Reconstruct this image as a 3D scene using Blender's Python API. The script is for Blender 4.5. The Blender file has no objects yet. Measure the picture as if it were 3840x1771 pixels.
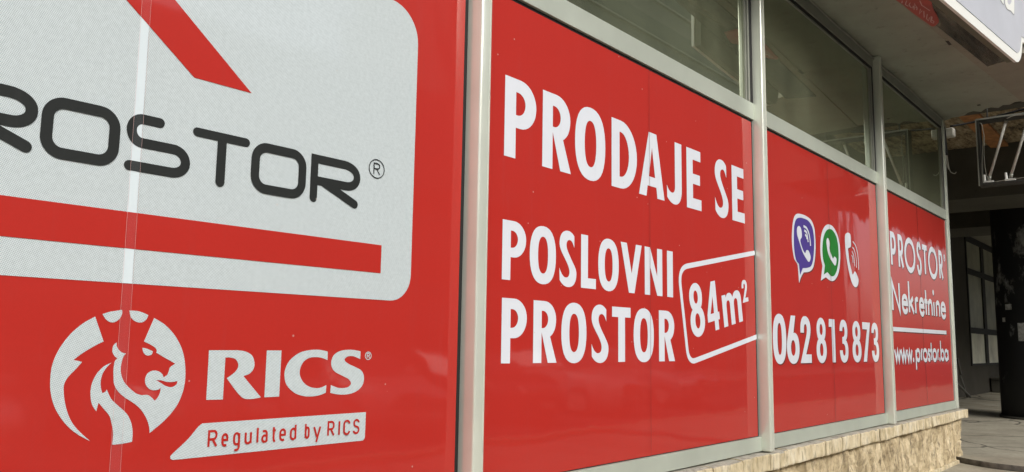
import bpy, bmesh, math, random, re
from mathutils import Vector, Matrix, noise
from mathutils.geometry import tessellate_polygon
random.seed(7)
R = math.radians
scene = bpy.context.scene
COL = scene.collection

# ------------------------------------------------------------------ camera
YAW, PITCH, ROLL = R(50.147), R(7.3765), R(0.9072)
fw = Vector((math.sin(YAW)*math.cos(PITCH), math.cos(YAW)*math.cos(PITCH), math.sin(PITCH)))
rt0 = Vector((math.cos(YAW), -math.sin(YAW), 0)); up0 = rt0.cross(fw)
rt = rt0*math.cos(ROLL) + up0*math.sin(ROLL); up = -rt0*math.sin(ROLL) + up0*math.cos(ROLL)
cd = bpy.data.cameras.new('camera'); cam = bpy.data.objects.new('camera', cd); COL.objects.link(cam)
m = Matrix((rt, up, -fw)).transposed().to_4x4(); m.translation = Vector((0, -2.84, 1.5)); cam.matrix_world = m
cd.sensor_width = 36; cd.lens = 3100/3840*36; cd.clip_start = 0.05; cd.clip_end = 600
scene.camera = cam

# ------------------------------------------------------------------ sky, sun, exposure
SUN_EL, SUN_AZ = R(36), R(200)      # azimuth measured from +Y clockwise: high, from over the street
w = bpy.data.worlds.new('World'); scene.world = w; w.use_nodes = True
nt = w.node_tree; bg = nt.nodes['Background']
sky = nt.nodes.new('ShaderNodeTexSky'); sky.sky_type = 'NISHITA'; sky.sun_disc = False
sky.sun_elevation = SUN_EL; sky.sun_rotation = SUN_AZ; sky.air_density = 1.0; sky.dust_density = 4.0; sky.ozone_density = 1.0
hs = nt.nodes.new('ShaderNodeHueSaturation'); hs.inputs['Saturation'].default_value = 0.6
nt.links.new(sky.outputs[0], hs.inputs['Color']); nt.links.new(hs.outputs[0], bg.inputs[0]); bg.inputs[1].default_value = 0.15
sl = bpy.data.lights.new('sun', 'SUN'); sl.energy = 1.2; sl.angle = R(25); sl.color = (1, 0.985, 0.955)
so = bpy.data.objects.new('sun', sl); COL.objects.link(so); so.location = (0, -20, 30)
sd = Vector((math.sin(SUN_AZ)*math.cos(SUN_EL), math.cos(SUN_AZ)*math.cos(SUN_EL), math.sin(SUN_EL)))
so.rotation_euler = sd.to_track_quat('Z', 'Y').to_euler()
scene.view_settings.view_transform = 'Standard'; scene.view_settings.look = 'None'
scene.view_settings.exposure = 0.48; scene.view_settings.gamma = 1

# ------------------------------------------------------------------ node helpers
def mat(name):
    a = bpy.data.materials.new(name); a.use_nodes = True
    n = a.node_tree; return a, n, n.nodes['Principled BSDF']
def N(n, t, **k):
    q = n.nodes.new(t)
    for a, b in k.items():
        if a[0] == '_': setattr(q, a[1:], b)
        else: q.inputs[a.replace('_', ' ')].default_value = b
    return q
def coords(n, scale=(1,1,1)):
    g = N(n, 'ShaderNodeNewGeometry'); mp = N(n, 'ShaderNodeMapping'); mp.inputs['Scale'].default_value = scale
    n.links.new(g.outputs['Position'], mp.inputs['Vector']); return mp.outputs[0]
def noise_tex(n, vec, scale, detail=4, rough=.55):
    q = N(n, 'ShaderNodeTexNoise', Scale=scale, Detail=detail, Roughness=rough); n.links.new(vec, q.inputs['Vector']); return q.outputs['Fac']
def ramp(n, fac, stops):
    q = N(n, 'ShaderNodeValToRGB'); e = q.color_ramp.elements
    while len(e) < len(stops): e.new(.5)
    for i, (p, c) in enumerate(stops):
        e[i].position = p; e[i].color = (*c, 1) if len(c) == 3 else c
    n.links.new(fac, q.inputs[0]); return q.outputs[0]
def mixc(n, fac, a, b, mode='MIX'):
    q = N(n, 'ShaderNodeMix', _data_type='RGBA', _blend_type=mode)
    for i, v in ((0, fac), (6, a), (7, b)):
        if isinstance(v, (int, float)): q.inputs[i].default_value = v
        elif isinstance(v, tuple): q.inputs[i].default_value = (*v, 1)
        else: n.links.new(v, q.inputs[i])
    return q.outputs[2]
def bump(n, b, h, strength=.3, dist=.01):
    q = N(n, 'ShaderNodeBump', Strength=strength, Distance=dist); n.links.new(h, q.inputs['Height']); n.links.new(q.outputs[0], b.inputs['Normal'])
def simple(name, c, rough=.5, metal=0, var=0.0, vs=8, bmp=0, bs=60, bd=.003):
    a, n, b = mat(name); b.inputs['Roughness'].default_value = rough; b.inputs['Metallic'].default_value = metal
    if var:
        f = noise_tex(n, coords(n), vs, 6)
        c2 = ramp(n, f, [(.3, tuple(x*(1-var) for x in c)), (.7, tuple(min(1, x*(1+var)) for x in c))])
        n.links.new(c2, b.inputs['Base Color'])
    else: b.inputs['Base Color'].default_value = (*c, 1)
    if bmp: bump(n, b, noise_tex(n, coords(n), bs, 4), bmp, bd)
    return a

# ------------------------------------------------------------------ materials
def film(name, c, hole, gloss=.12, holes=.5, perf=1250.0):
    """printed window film: fine perforation grain, slight dirt, gloss coat"""
    a, n, b = mat(name)
    v = coords(n)
    # regular perforation lattice, slightly rotated, broken up by a little noise
    mp = N(n, 'ShaderNodeMapping'); n.links.new(v, mp.inputs['Vector']); mp.inputs['Rotation'].default_value = (0, .42, 0); mp.inputs['Scale'].default_value = (perf, 1, perf)
    sp = N(n, 'ShaderNodeSeparateXYZ'); n.links.new(mp.outputs[0], sp.inputs[0])
    s1 = N(n, 'ShaderNodeMath', _operation='SINE'); n.links.new(sp.outputs['X'], s1.inputs[0]); s2 = N(n, 'ShaderNodeMath', _operation='SINE'); n.links.new(sp.outputs['Z'], s2.inputs[0])
    ml = N(n, 'ShaderNodeMath', _operation='MULTIPLY'); n.links.new(s1.outputs[0], ml.inputs[0]); n.links.new(s2.outputs[0], ml.inputs[1])
    pn = noise_tex(n, v, 60, 3, .6)
    am = N(n, 'ShaderNodeMath', _operation='MULTIPLY_ADD'); n.links.new(pn, am.inputs[0]); am.inputs[1].default_value = .9; n.links.new(ml.outputs[0], am.inputs[2])
    d = ramp(n, am.outputs[0], [(.25, (0,)*3), (.95, (holes,)*3)])
    col = mixc(n, d, c, hole)
    sm = noise_tex(n, coords(n, (1, 1, .55)), 1.6, 5, .6)
    col = mixc(n, ramp(n, sm, [(.35, (0,)*3), (.75, (.16,)*3)]), col, tuple(x*.72 for x in c))
    fine = noise_tex(n, v, 22, 6, .7)
    col = mixc(n, ramp(n, fine, [(.55, (0,)*3), (.8, (.10,)*3)]), col, tuple(min(1, x*1.15+.02) for x in c))
    st = noise_tex(n, coords(n, (5, 1, .35)), 3, 5, .65)
    col = mixc(n, ramp(n, st, [(.56, (0,)*3), (.72, (.13,)*3)]), col, tuple(x*.6+.05 for x in c))
    sp2 = N(n, 'ShaderNodeTexVoronoi', Scale=7.0); n.links.new(v, sp2.inputs['Vector'])
    col = mixc(n, ramp(n, sp2.outputs['Distance'], [(.025, (.5,)*3), (.04, (0,)*3)]), col, (.55, .50, .46))
    n.links.new(col, b.inputs['Base Color'])
    b.inputs['Roughness'].default_value = .75
    b.inputs['Specular IOR Level'].default_value = .2
    b.inputs['Coat Weight'].default_value = .9; b.inputs['Coat Roughness'].default_value = gloss*.45; b.inputs['Coat IOR'].default_value = 1.5
    lw = noise_tex(n, coords(n, (1, 1, .5)), 2.2, 2, .4)
    bp = N(n, 'ShaderNodeBump', Strength=.25, Distance=.02); n.links.new(lw, bp.inputs['Height']); n.links.new(bp.outputs[0], b.inputs['Coat Normal'])
    return a
RED = (.47, .021, .014)
M = {}
M['red'] = film('red printed film', RED, (.22, .02, .012), .10, .35)
M['white_perf'] = film('white perforated film', (.60, .665, .68), (.24, .29, .30), .12, .75, 820.0)
M['white_double'] = film('white double film', (.655, .735, .765), (.6, .7, .75), .12, .1)
M['edge'] = simple('pale film edge', (.62, .40, .38), .5)
M['sign_back'] = simple('olive grey sheet back', (.15, .155, .115), .8, 0, .15, 2)
M['dull_tube'] = simple('dull tube', (.16, .16, .14), .6)
M['riser'] = simple('dark worn step', (.09, .08, .065), .8, 0, .5, 9, .6, 30, .01)
M['bill'] = simple('torn paper bill', (.42, .42, .39), .7, 0, .5, 16)
M['white'] = film('white lettering film', (.70, .74, .80), (.5, .5, .55), .12, .25)
M['charcoal'] = film('charcoal lettering film', (.018, .021, .020), (.03, .03, .03), .15, .3)
M['violet'] = film('violet film', (.075, .045, .27), (.05, .03, .2), .12, .2)
M['green'] = film('green film', (.012, .20, .022), (.01, .12, .015), .12, .2)
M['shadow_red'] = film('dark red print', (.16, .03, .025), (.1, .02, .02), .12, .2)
M['alu'] = simple('anodised aluminium', (.72, .76, .67), .24, .35, .06, 3, .05, 40, .002)
M['alu_flat'] = simple('painted aluminium rail', (.50, .545, .47), .42, .3, .07, 2.5)
M['alu_dull'] = simple('dull aluminium', (.28, .29, .25), .5, .3, .12, 4)
M['rubber'] = simple('black rubber', (.008, .008, .008), .7)
M['black'] = simple('black plastic', (.012, .012, .011), .6)
M['dark_metal'] = simple('dark grey metal', (.038, .038, .033), .5, .4, .3, 9)
M['white_plastic'] = simple('yellowed white plastic', (.55, .54, .48), .5, 0, .12, 14)
M['cable'] = simple('grey cable', (.30, .30, .25), .6, 0, .2, 10)

def plaster(name, c, dirt, crack=True, sc=1.0):
    a, n, b = mat(name); v = coords(n)
    f = noise_tex(n, v, 1.3*sc, 6, .62); f2 = noise_tex(n, v, 9*sc, 8, .7)
    col = mixc(n, ramp(n, f, [(.38, (0,)*3), (.72, (.6,)*3)]), c, dirt)
    col = mixc(n, ramp(n, f2, [(.58, (0,)*3), (.75, (.55,)*3)]), col, tuple(x*.5 for x in dirt))
    if crack:
        vo = N(n, 'ShaderNodeTexVoronoi', _feature='DISTANCE_TO_EDGE', Scale=.9); wv = mixc(n, .06, v, N(n, 'ShaderNodeTexNoise', Scale=5.0).outputs['Color'], 'ADD')
        n.links.new(wv, vo.inputs['Vector'])
        ck = ramp(n, vo.outputs['Distance'], [(0, (.55,)*3), (.008, (0,)*3)])
        col = mixc(n, ck, col, tuple(x*.25 for x in dirt))
    n.links.new(col, b.inputs['Base Color']); b.inputs['Roughness'].default_value = .9
    bump(n, b, f2, .3, .01); return a
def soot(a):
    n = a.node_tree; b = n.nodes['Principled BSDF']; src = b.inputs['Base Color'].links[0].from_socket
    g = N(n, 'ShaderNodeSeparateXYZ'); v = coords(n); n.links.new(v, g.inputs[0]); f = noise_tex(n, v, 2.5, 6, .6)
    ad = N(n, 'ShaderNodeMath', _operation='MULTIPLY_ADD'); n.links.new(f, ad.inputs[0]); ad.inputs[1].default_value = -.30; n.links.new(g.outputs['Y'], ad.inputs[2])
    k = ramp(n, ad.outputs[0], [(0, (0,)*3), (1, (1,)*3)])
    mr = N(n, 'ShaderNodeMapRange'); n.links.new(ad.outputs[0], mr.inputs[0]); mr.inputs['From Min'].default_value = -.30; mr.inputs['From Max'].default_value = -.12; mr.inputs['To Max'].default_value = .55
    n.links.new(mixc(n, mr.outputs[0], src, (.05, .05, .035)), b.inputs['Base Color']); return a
M['soffit'] = plaster('painted soffit plaster', (.34, .36, .30), (.225, .24, .19), False)
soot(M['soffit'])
M['soffit_brown'] = plaster('brownish soffit plaster', (.32, .31, .255), (.22, .21, .17), False)
M['concrete_dark'] = plaster('grimy concrete', (.10, .095, .075), (.05, .045, .032), False)
M['far_wall'] = plaster('dark stone cladding', (.065, .06, .048), (.035, .032, .025), False)
M['wall_plaster'] = plaster('pale facade plaster', (.42, .40, .34), (.28, .26, .21), False)
M['facade_opp'] = plaster('weathered facade render', (.22, .21, .18), (.15, .14, .12), False)

M['facade_opp2'] = simple('olive added tower glazing', (.11, .115, .09), .7)
def pave():
    a, n, b = mat('worn concrete paving'); v = coords(n)
    f = noise_tex(n, v, .9, 7, .62); f2 = noise_tex(n, v, 14, 8, .7)
    col = ramp(n, f, [(.3, (.22, .20, .15)), (.55, (.36, .335, .26)), (.75, (.45, .42, .335))])
    col = mixc(n, ramp(n, f2, [(.45, (0,)*3), (.8, (.6,)*3)]), col, (.15, .14, .11))
    vo = N(n, 'ShaderNodeTexVoronoi', _feature='DISTANCE_TO_EDGE', Scale=.42)
    nz = N(n, 'ShaderNodeTexNoise', Scale=2.2, Detail=6.0); n.links.new(v, nz.inputs['Vector'])
    wv = mixc(n, .35, v, nz.outputs['Color'], 'ADD'); n.links.new(wv, vo.inputs['Vector'])
    ck = ramp(n, vo.outputs['Distance'], [(0, (1,)*3), (.014, (0,)*3)])
    col = mixc(n, ck, col, (.03, .025, .018))
    n.links.new(col, b.inputs['Base Color']); b.inputs['Roughness'].default_value = .88
    bump(n, b, f2, .5, .012); return a
M['pave'] = pave()
M['asphalt'] = simple('asphalt', (.055, .055, .055), .9, 0, .25, 3, .4, 80)

def stone(name, c1, c2, c3, bs=1.0, stain=.5):
    a, n, b = mat(name); v = coords(n)
    f = noise_tex(n, coords(n, (1, 1, .6)), 4.5*bs, 8, .65); f2 = noise_tex(n, coords(n, (1, 1, .3)), 17*bs, 9, .74)
    col = ramp(n, f, [(.3, c1), (.5, c2), (.72, c3)])
    col = mixc(n, ramp(n, f2, [(.50, (0,)*3), (.68, (stain,)*3)]), col, (.10, .075, .045))
    n.links.new(col, b.inputs['Base Color']); b.inputs['Roughness'].default_value = .92
    bump(n, b, f2, 1, .02); return a
M['rubble'] = stone('rough limestone', (.26, .20, .11), (.56, .46, .29), (.76, .66, .46), 1.0, 1.0)
M['coping'] = stone('limestone coping', (.48, .39, .225), (.68, .585, .39), (.80, .74, .58), 1.3, .7)
M['coping_top'] = stone('weathered coping top', (.30, .28, .22), (.48, .45, .38), (.16, .14, .11), 1.6, .6)
M['mortar'] = simple('mortar', (.16, .13, .09), .95, 0, .4, 12, .6, 40, .01)

def woodwool():
    a, n, b = mat('wood wool board'); f = noise_tex(n, coords(n, (1.0, 3.2, 1)), 2.4, 9, .78)
    n.links.new(ramp(n, f, [(.38, (.03, .022, .014)), (.5, (.34, .26, .16)), (.66, (.65, .54, .36))]), b.inputs['Base Color'])
    b.inputs['Roughness'].default_value = 1; bump(n, b, f, 1, .05); return a
M['woodwool'] = woodwool()
M['board'] = simple('orange timber board', (.42, .19, .07), .8, 0, .35, 7, .4, 30, .01)

def glass():
    a, n, b = mat('window glass')
    out = n.nodes['Material Output']
    gl = N(n, 'ShaderNodeBsdfGlossy', Roughness=.015); gl.inputs['Color'].default_value = (.88, .94, .80, 1)
    tr = N(n, 'ShaderNodeBsdfTransparent'); tr.inputs['Color'].default_value = (.55, .60, .50, 1)
    fr = N(n, 'ShaderNodeFresnel', IOR=1.9)
    ad = N(n, 'ShaderNodeMath', _operation='MULTIPLY_ADD', _use_clamp=True); ad.inputs[1].default_value = 1.25; ad.inputs[2].default_value = .22
    n.links.new(fr.outputs[0], ad.inputs[0])
    mx = N(n, 'ShaderNodeMixShader'); n.links.new(ad.outputs[0], mx.inputs[0]); n.links.new(tr.outputs[0], mx.inputs[1]); n.links.new(gl.outputs[0], mx.inputs[2])
    du = N(n, 'ShaderNodeBsdfDiffuse'); du.inputs['Color'].default_value = (.34, .37, .24, 1)
    dn = noise_tex(n, coords(n, (1, 1, .4)), 2.5, 5, .6); df = ramp(n, dn, [(.3, (.13,)*3), (.75, (.27,)*3)])
    m2 = N(n, 'ShaderNodeMixShader'); n.links.new(df, m2.inputs[0]); n.links.new(mx.outputs[0], m2.inputs[1]); n.links.new(du.outputs[0], m2.inputs[2])
    n.links.new(m2.outputs[0], out.inputs[0]); return a
M['glass'] = glass()
def band():
    a, n, b = mat('overlap tape'); out = n.nodes['Material Output']
    b.inputs['Base Color'].default_value = (.66, .76, .82, 1); b.inputs['Roughness'].default_value = .3
    b.inputs['Coat Weight'].default_value = .5; b.inputs['Coat Roughness'].default_value = .1
    tr = N(n, 'ShaderNodeBsdfTransparent'); mx = N(n, 'ShaderNodeMixShader')
    mx.inputs[0].default_value = .03
    n.links.new(tr.outputs[0], mx.inputs[1]); n.links.new(b.outputs[0], mx.inputs[2]); n.links.new(mx.outputs[0], out.inputs[0]); return a
M['overlap'] = band()
M['interior'] = simple('dim interior paint', (.16, .165, .12), .9, 0, .1, 2)
M['box_bottom'] = None
def boxbottom():
    a, n, b = mat('grimy glossy metal with painted reflections'); f = noise_tex(n, coords(n, (.35, 3, 1)), 2.2, 5, .5)
    n.links.new(ramp(n, f, [(.35, (.03, .024, .018)), (.5, (.12, .10, .075)), (.68, (.26, .23, .17))]), b.inputs['Base Color'])  # base colour streaks carry wavy reflections as well as grime
    b.inputs['Roughness'].default_value = .22; b.inputs['Metallic'].default_value = .5
    bump(n, b, noise_tex(n, coords(n, (.5, 2.5, 1)), 2.5, 2), .6, .05); return a
M['box_bottom'] = boxbottom()
M['sign_face'] = simple('pale lavender sign face', (.52, .545, .60), .35, 0, .06, 2)
M['sign_white'] = simple('white sign border', (.82, .84, .80), .35)
M['sign_red'] = simple('red sign face', (.40, .045, .035), .4, 0, .15, 5)
M['sign_pink'] = simple('pale pink lettering', (.62, .42, .40), .5)
M['outline_grey'] = simple('grey outline', (.30, .31, .33), .5)

def pillar():
    a, n, b = mat('black paint with torn bills'); v = coords(n)
    f = noise_tex(n, coords(n, (1.2, 1.2, .8)), 1.5, 9, .7)
    g = N(n, 'ShaderNodeSeparateXYZ'); n.links.new(v, g.inputs[0])
    zb = ramp(n, g.outputs['Z'], [(0, (0,)*3), (1, (1,)*3)])
    mz = N(n, 'ShaderNodeMapRange'); mz.inputs['From Min'].default_value = 1.6; mz.inputs['From Max'].default_value = 2.6; n.links.new(g.outputs['Z'], mz.inputs[0])
    mz2 = N(n, 'ShaderNodeMapRange'); mz2.inputs['From Min'].default_value = 5.0; mz2.inputs['From Max'].default_value = 3.9; n.links.new(g.outputs['Z'], mz2.inputs[0])
    mu = N(n, 'ShaderNodeMath', _operation='MULTIPLY'); n.links.new(mz.outputs[0], mu.inputs[0]); n.links.new(mz2.outputs[0], mu.inputs[1])
    fa = N(n, 'ShaderNodeMath', _operation='MULTIPLY_ADD'); n.links.new(mu.outputs[0], fa.inputs[0]); fa.inputs[1].default_value = .10; n.links.new(f, fa.inputs[2])
    col = ramp(n, fa.outputs[0], [(.635, (.009, .009, .009)), (.66, (.10, .10, .095)), (.76, (.35, .35, .33))])
    n.links.new(col, b.inputs['Base Color']); b.inputs['Roughness'].default_value = .65
    bump(n, b, f, .5, .01); return a
M['pillar'] = pillar()
M['pane_pale'] = simple('whitewashed pane', (.78, .79, .66), .4, 0, .25, 1.2)
M['pane_olive'] = simple('dusty olive pane', (.34, .345, .26), .35, 0, .35, 1.3)
M['pane_dark'] = simple('dark glass', (.03, .035, .03), .05)

# ------------------------------------------------------------------ object helpers
def link(name, me, m_, parent=None, loc=None):
    o = bpy.data.objects.new(name, me); COL.objects.link(o)
    if m_ is not None and not me.materials: me.materials.append(m_)
    if parent: o.parent = parent
    if loc: o.location = loc
    return o
def thing(name, label, cat, group=None, loc=(0, 0, 0)):
    o = bpy.data.objects.new(name, None); COL.objects.link(o); o.location = loc; o.empty_display_size = .2
    o['label'] = label; o['category'] = cat
    if group: o['group'] = group
    return o
def tag(o, label, cat, group=None):
    o['label'] = label; o['category'] = cat
    if group: o['group'] = group
    return o
def struct(o): o['kind'] = 'structure'; return o
def mesh_from(verts, faces, name='m', smooth=False):
    me = bpy.data.meshes.new(name); me.from_pydata([tuple(v) for v in verts], [], faces); me.update()
    if smooth:
        for p in me.polygons: p.use_smooth = True
    return me
class MB:
    def __init__(s): s.v = []; s.f = []
    def add(s, v, f): k = len(s.v); s.v += [tuple(p) for p in v]; s.f += [tuple(i+k for i in q) for q in f]; return s
    def box(s, x0, x1, y0, y1, z0, z1):
        return s.add([(x, y, z) for x in (x0, x1) for y in (y0, y1) for z in (z0, z1)], [(0,1,3,2),(4,6,7,5),(0,4,5,1),(2,3,7,6),(0,2,6,4),(1,5,7,3)])
    def tube(s, pts, r, seg=8, caps=True):
        pts = [Vector(p) for p in pts]; rings = []
        rr = r if isinstance(r, (list, tuple)) else [r]*len(pts)
        for i, p in enumerate(pts):
            d = (pts[min(i+1, len(pts)-1)] - pts[max(i-1, 0)]).normalized()
            a = d.cross(Vector((0, 0, 1)) if abs(d.z) < .9 else Vector((1, 0, 0))).normalized(); b = d.cross(a)
            rings.append([p + (a*math.cos(2*math.pi*k/seg) + b*math.sin(2*math.pi*k/seg))*rr[i] for k in range(seg)])
        v = [q for g in rings for q in g]
        f = [(i*seg+k, i*seg+(k+1) % seg, (i+1)*seg+(k+1) % seg, (i+1)*seg+k) for i in range(len(pts)-1) for k in range(seg)]
        if caps: f += [tuple(range(seg))[::-1], tuple((len(pts)-1)*seg+k for k in range(seg))]
        return s.add(v, f)
    def build(s, name, m_, parent=None, bevel=0, smooth=False, seg=2):
        me = mesh_from(s.v, s.f, name)
        bm = bmesh.new(); bm.from_mesh(me)
        bmesh.ops.recalc_face_normals(bm, faces=bm.faces)
        if bevel: bmesh.ops.bevel(bm, geom=list(bm.edges), offset=bevel, segments=seg, affect='EDGES', profile=.5)
        bm.to_mesh(me); bm.free()
        if smooth or bevel:
            for p in me.polygons: p.use_smooth = smooth
        return link(name, me, m_, parent)
def smooth_path(pts, q, loc=(0,0)):
    out = []
    n = len(pts)
    for i in range(n-1):
        p0, p1, p2, p3 = pts[max(i-1,0)], pts[i], pts[i+1], pts[min(i+2, n-1)]
        for k in range(q):
            t = k/q; out.append(tuple(.5*((2*b)+(-a+c)*t+(2*a-5*b+4*c-d)*t*t+(-a+3*b-3*c+d)*t**3) for a, b, c, d in zip(p0, p1, p2, p3)))
    out.append(tuple(pts[-1])); return out

# ---- flat print on the wall plane: loops are lists of (x, z); y is the layer depth (more negative = nearer the street)
def cr_loop(pts, q=5):
    """closed loop through points; points with a third entry are corners"""
    n = len(pts); out = []
    corner = [len(p) > 2 for p in pts]; P2 = [(p[0], p[1]) for p in pts]
    for i in range(n):
        j = (i+1) % n
        if corner[i] and corner[j]: out.append(P2[i]); continue
        p1, p2 = P2[i], P2[j]
        p0 = P2[i-1] if not corner[i] else (2*p1[0]-p2[0], 2*p1[1]-p2[1])
        p3 = P2[(j+1) % n] if not corner[j] else (2*p2[0]-p1[0], 2*p2[1]-p1[1])
        for k in range(q):
            t = k/q; out.append(tuple(.5*((2*b)+(-a+c)*t+(2*a-5*b+4*c-d)*t*t+(-a+3*b-3*c+d)*t**3) for a, b, c, d in zip(p0, p1, p2, p3)))
    return out
def path(s, q=7, k=.5523):
    """tiny path language: M x y, L x y, C x1 y1 x2 y2 x y, h/v x y = quarter ellipse starting horizontal / vertical"""
    t = re.findall(r'[MLChv]|-?[0-9.]+', s); i = 0; paths = []; cur = None; cmd = None
    while i < len(t):
        if t[i].isalpha(): cmd = t[i]; i += 1
        if cmd == 'M': cur = [(float(t[i]), float(t[i+1]))]; paths.append(cur); i += 2; cmd = 'L'; continue
        if cmd == 'L': cur.append((float(t[i]), float(t[i+1]))); i += 2; continue
        x0, y0 = cur[-1]
        if cmd == 'C': a = [float(x) for x in t[i:i+6]]; i += 6
        else:
            x1, y1 = float(t[i]), float(t[i+1]); i += 2
            a = [x0+k*(x1-x0), y0, x1, y1-k*(y1-y0), x1, y1] if cmd == 'h' else [x0, y0+k*(y1-y0), x1-k*(x1-x0), y1, x1, y1]
        for j in range(1, q+1):
            u = j/q; b = 1-u
            cur.append((b**3*x0+3*b*b*u*a[0]+3*b*u*u*a[2]+u**3*a[4], b**3*y0+3*b*b*u*a[1]+3*b*u*u*a[3]+u**3*a[5]))
    return paths
def ell(cx, cy, rx, ry, n=28, a0=0): return [(cx+rx*math.cos(a0+2*math.pi*i/n), cy+ry*math.sin(a0+2*math.pi*i/n)) for i in range(n)]
def clean(l):
    o = []
    for p in l:
        if not o or abs(p[0]-o[-1][0])+abs(p[1]-o[-1][1]) > 1e-6: o.append(p)
    if len(o) > 1 and abs(o[0][0]-o[-1][0])+abs(o[0][1]-o[-1][1]) < 1e-6: o.pop()
    return o
class Print:
    """collects flat filled loops (with holes) and strokes; each stroke on its own layer 0.12 mm apart"""
    def __init__(s, y, fn=None): s.y = y; s.mb = MB(); s.k = 0; s.fn = fn or (lambda x, z, y: (x, y, z))
    def fill(s, loops, dy=0):
        loops = [clean(l) for l in loops]; y = s.y - dy
        pts = [Vector((p[0], p[1], 0)) for l in loops for p in l]
        tris = tessellate_polygon([[Vector((p[0], p[1], 0)) for p in l] for l in loops])
        f = []
        for a, b, c in tris:
            A, B, C = pts[a], pts[b], pts[c]
            ar = (B.x-A.x)*(C.y-A.y)-(B.y-A.y)*(C.x-A.x)
            if abs(ar) < 1e-12: continue
            f.append((a, b, c) if ar > 0 else (a, c, b))
        s.mb.add([s.fn(p.x, p.y, y) for p in pts], f); return s
    def stroke(s, pts, w, closed=False, rnd=False):
        pts = clean(pts) if not closed else clean(pts); n = len(pts)
        y = s.y - .0006*(s.k % 4); s.k += 1
        L, Rr = [], []
        for i in range(n):
            a = pts[i-1] if (i or closed) else None; c = pts[(i+1) % n] if (i < n-1 or closed) else None; p = pts[i]
            def nn(u, v):
                dx, dy = v[0]-u[0], v[1]-u[1]; l = math.hypot(dx, dy) or 1; return (-dy/l, dx/l)
            n1 = nn(a, p) if a else nn(p, c); n2 = nn(p, c) if c else n1
            mx, my = n1[0]+n2[0], n1[1]+n2[1]; l = math.hypot(mx, my) or 1; mx /= l; my /= l
            sc = 1/max(.45, mx*n1[0]+my*n1[1])
            L.append((p[0]+mx*w/2*sc, p[1]+my*w/2*sc)); Rr.append((p[0]-mx*w/2*sc, p[1]-my*w/2*sc))
        rp = [0 if closed else -.0005*i/max(1, n-1) for i in range(n)]
        v = [s.fn(q[0], q[1], y+rp[i]) for i, q in enumerate(L)] + [s.fn(q[0], q[1], y+rp[i]) for i, q in enumerate(Rr)]
        f = [(n+i, n+(i+1) % n, (i+1) % n, i) for i in range(n if closed else n-1)]
        s.mb.add(v, f)
        if rnd and not closed:
            for p, q_, yy in ((pts[0], pts[1], y), (pts[-1], pts[-2], y-.0005)):
                ang = math.atan2(p[1]-q_[1], p[0]-q_[0])
                arc = [(p[0]+w/2*math.cos(ang-math.pi/2+math.pi*j/8), p[1]+w/2*math.sin(ang-math.pi/2+math.pi*j/8)) for j in range(9)]
                s.mb.add([s.fn(x, z, yy) for x, z in arc], [tuple(range(9))])
        return s
    def build(s, name, m_, parent):
        me = mesh_from(s.mb.v, s.mb.f, name); return link(name, me, m_, parent)
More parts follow.
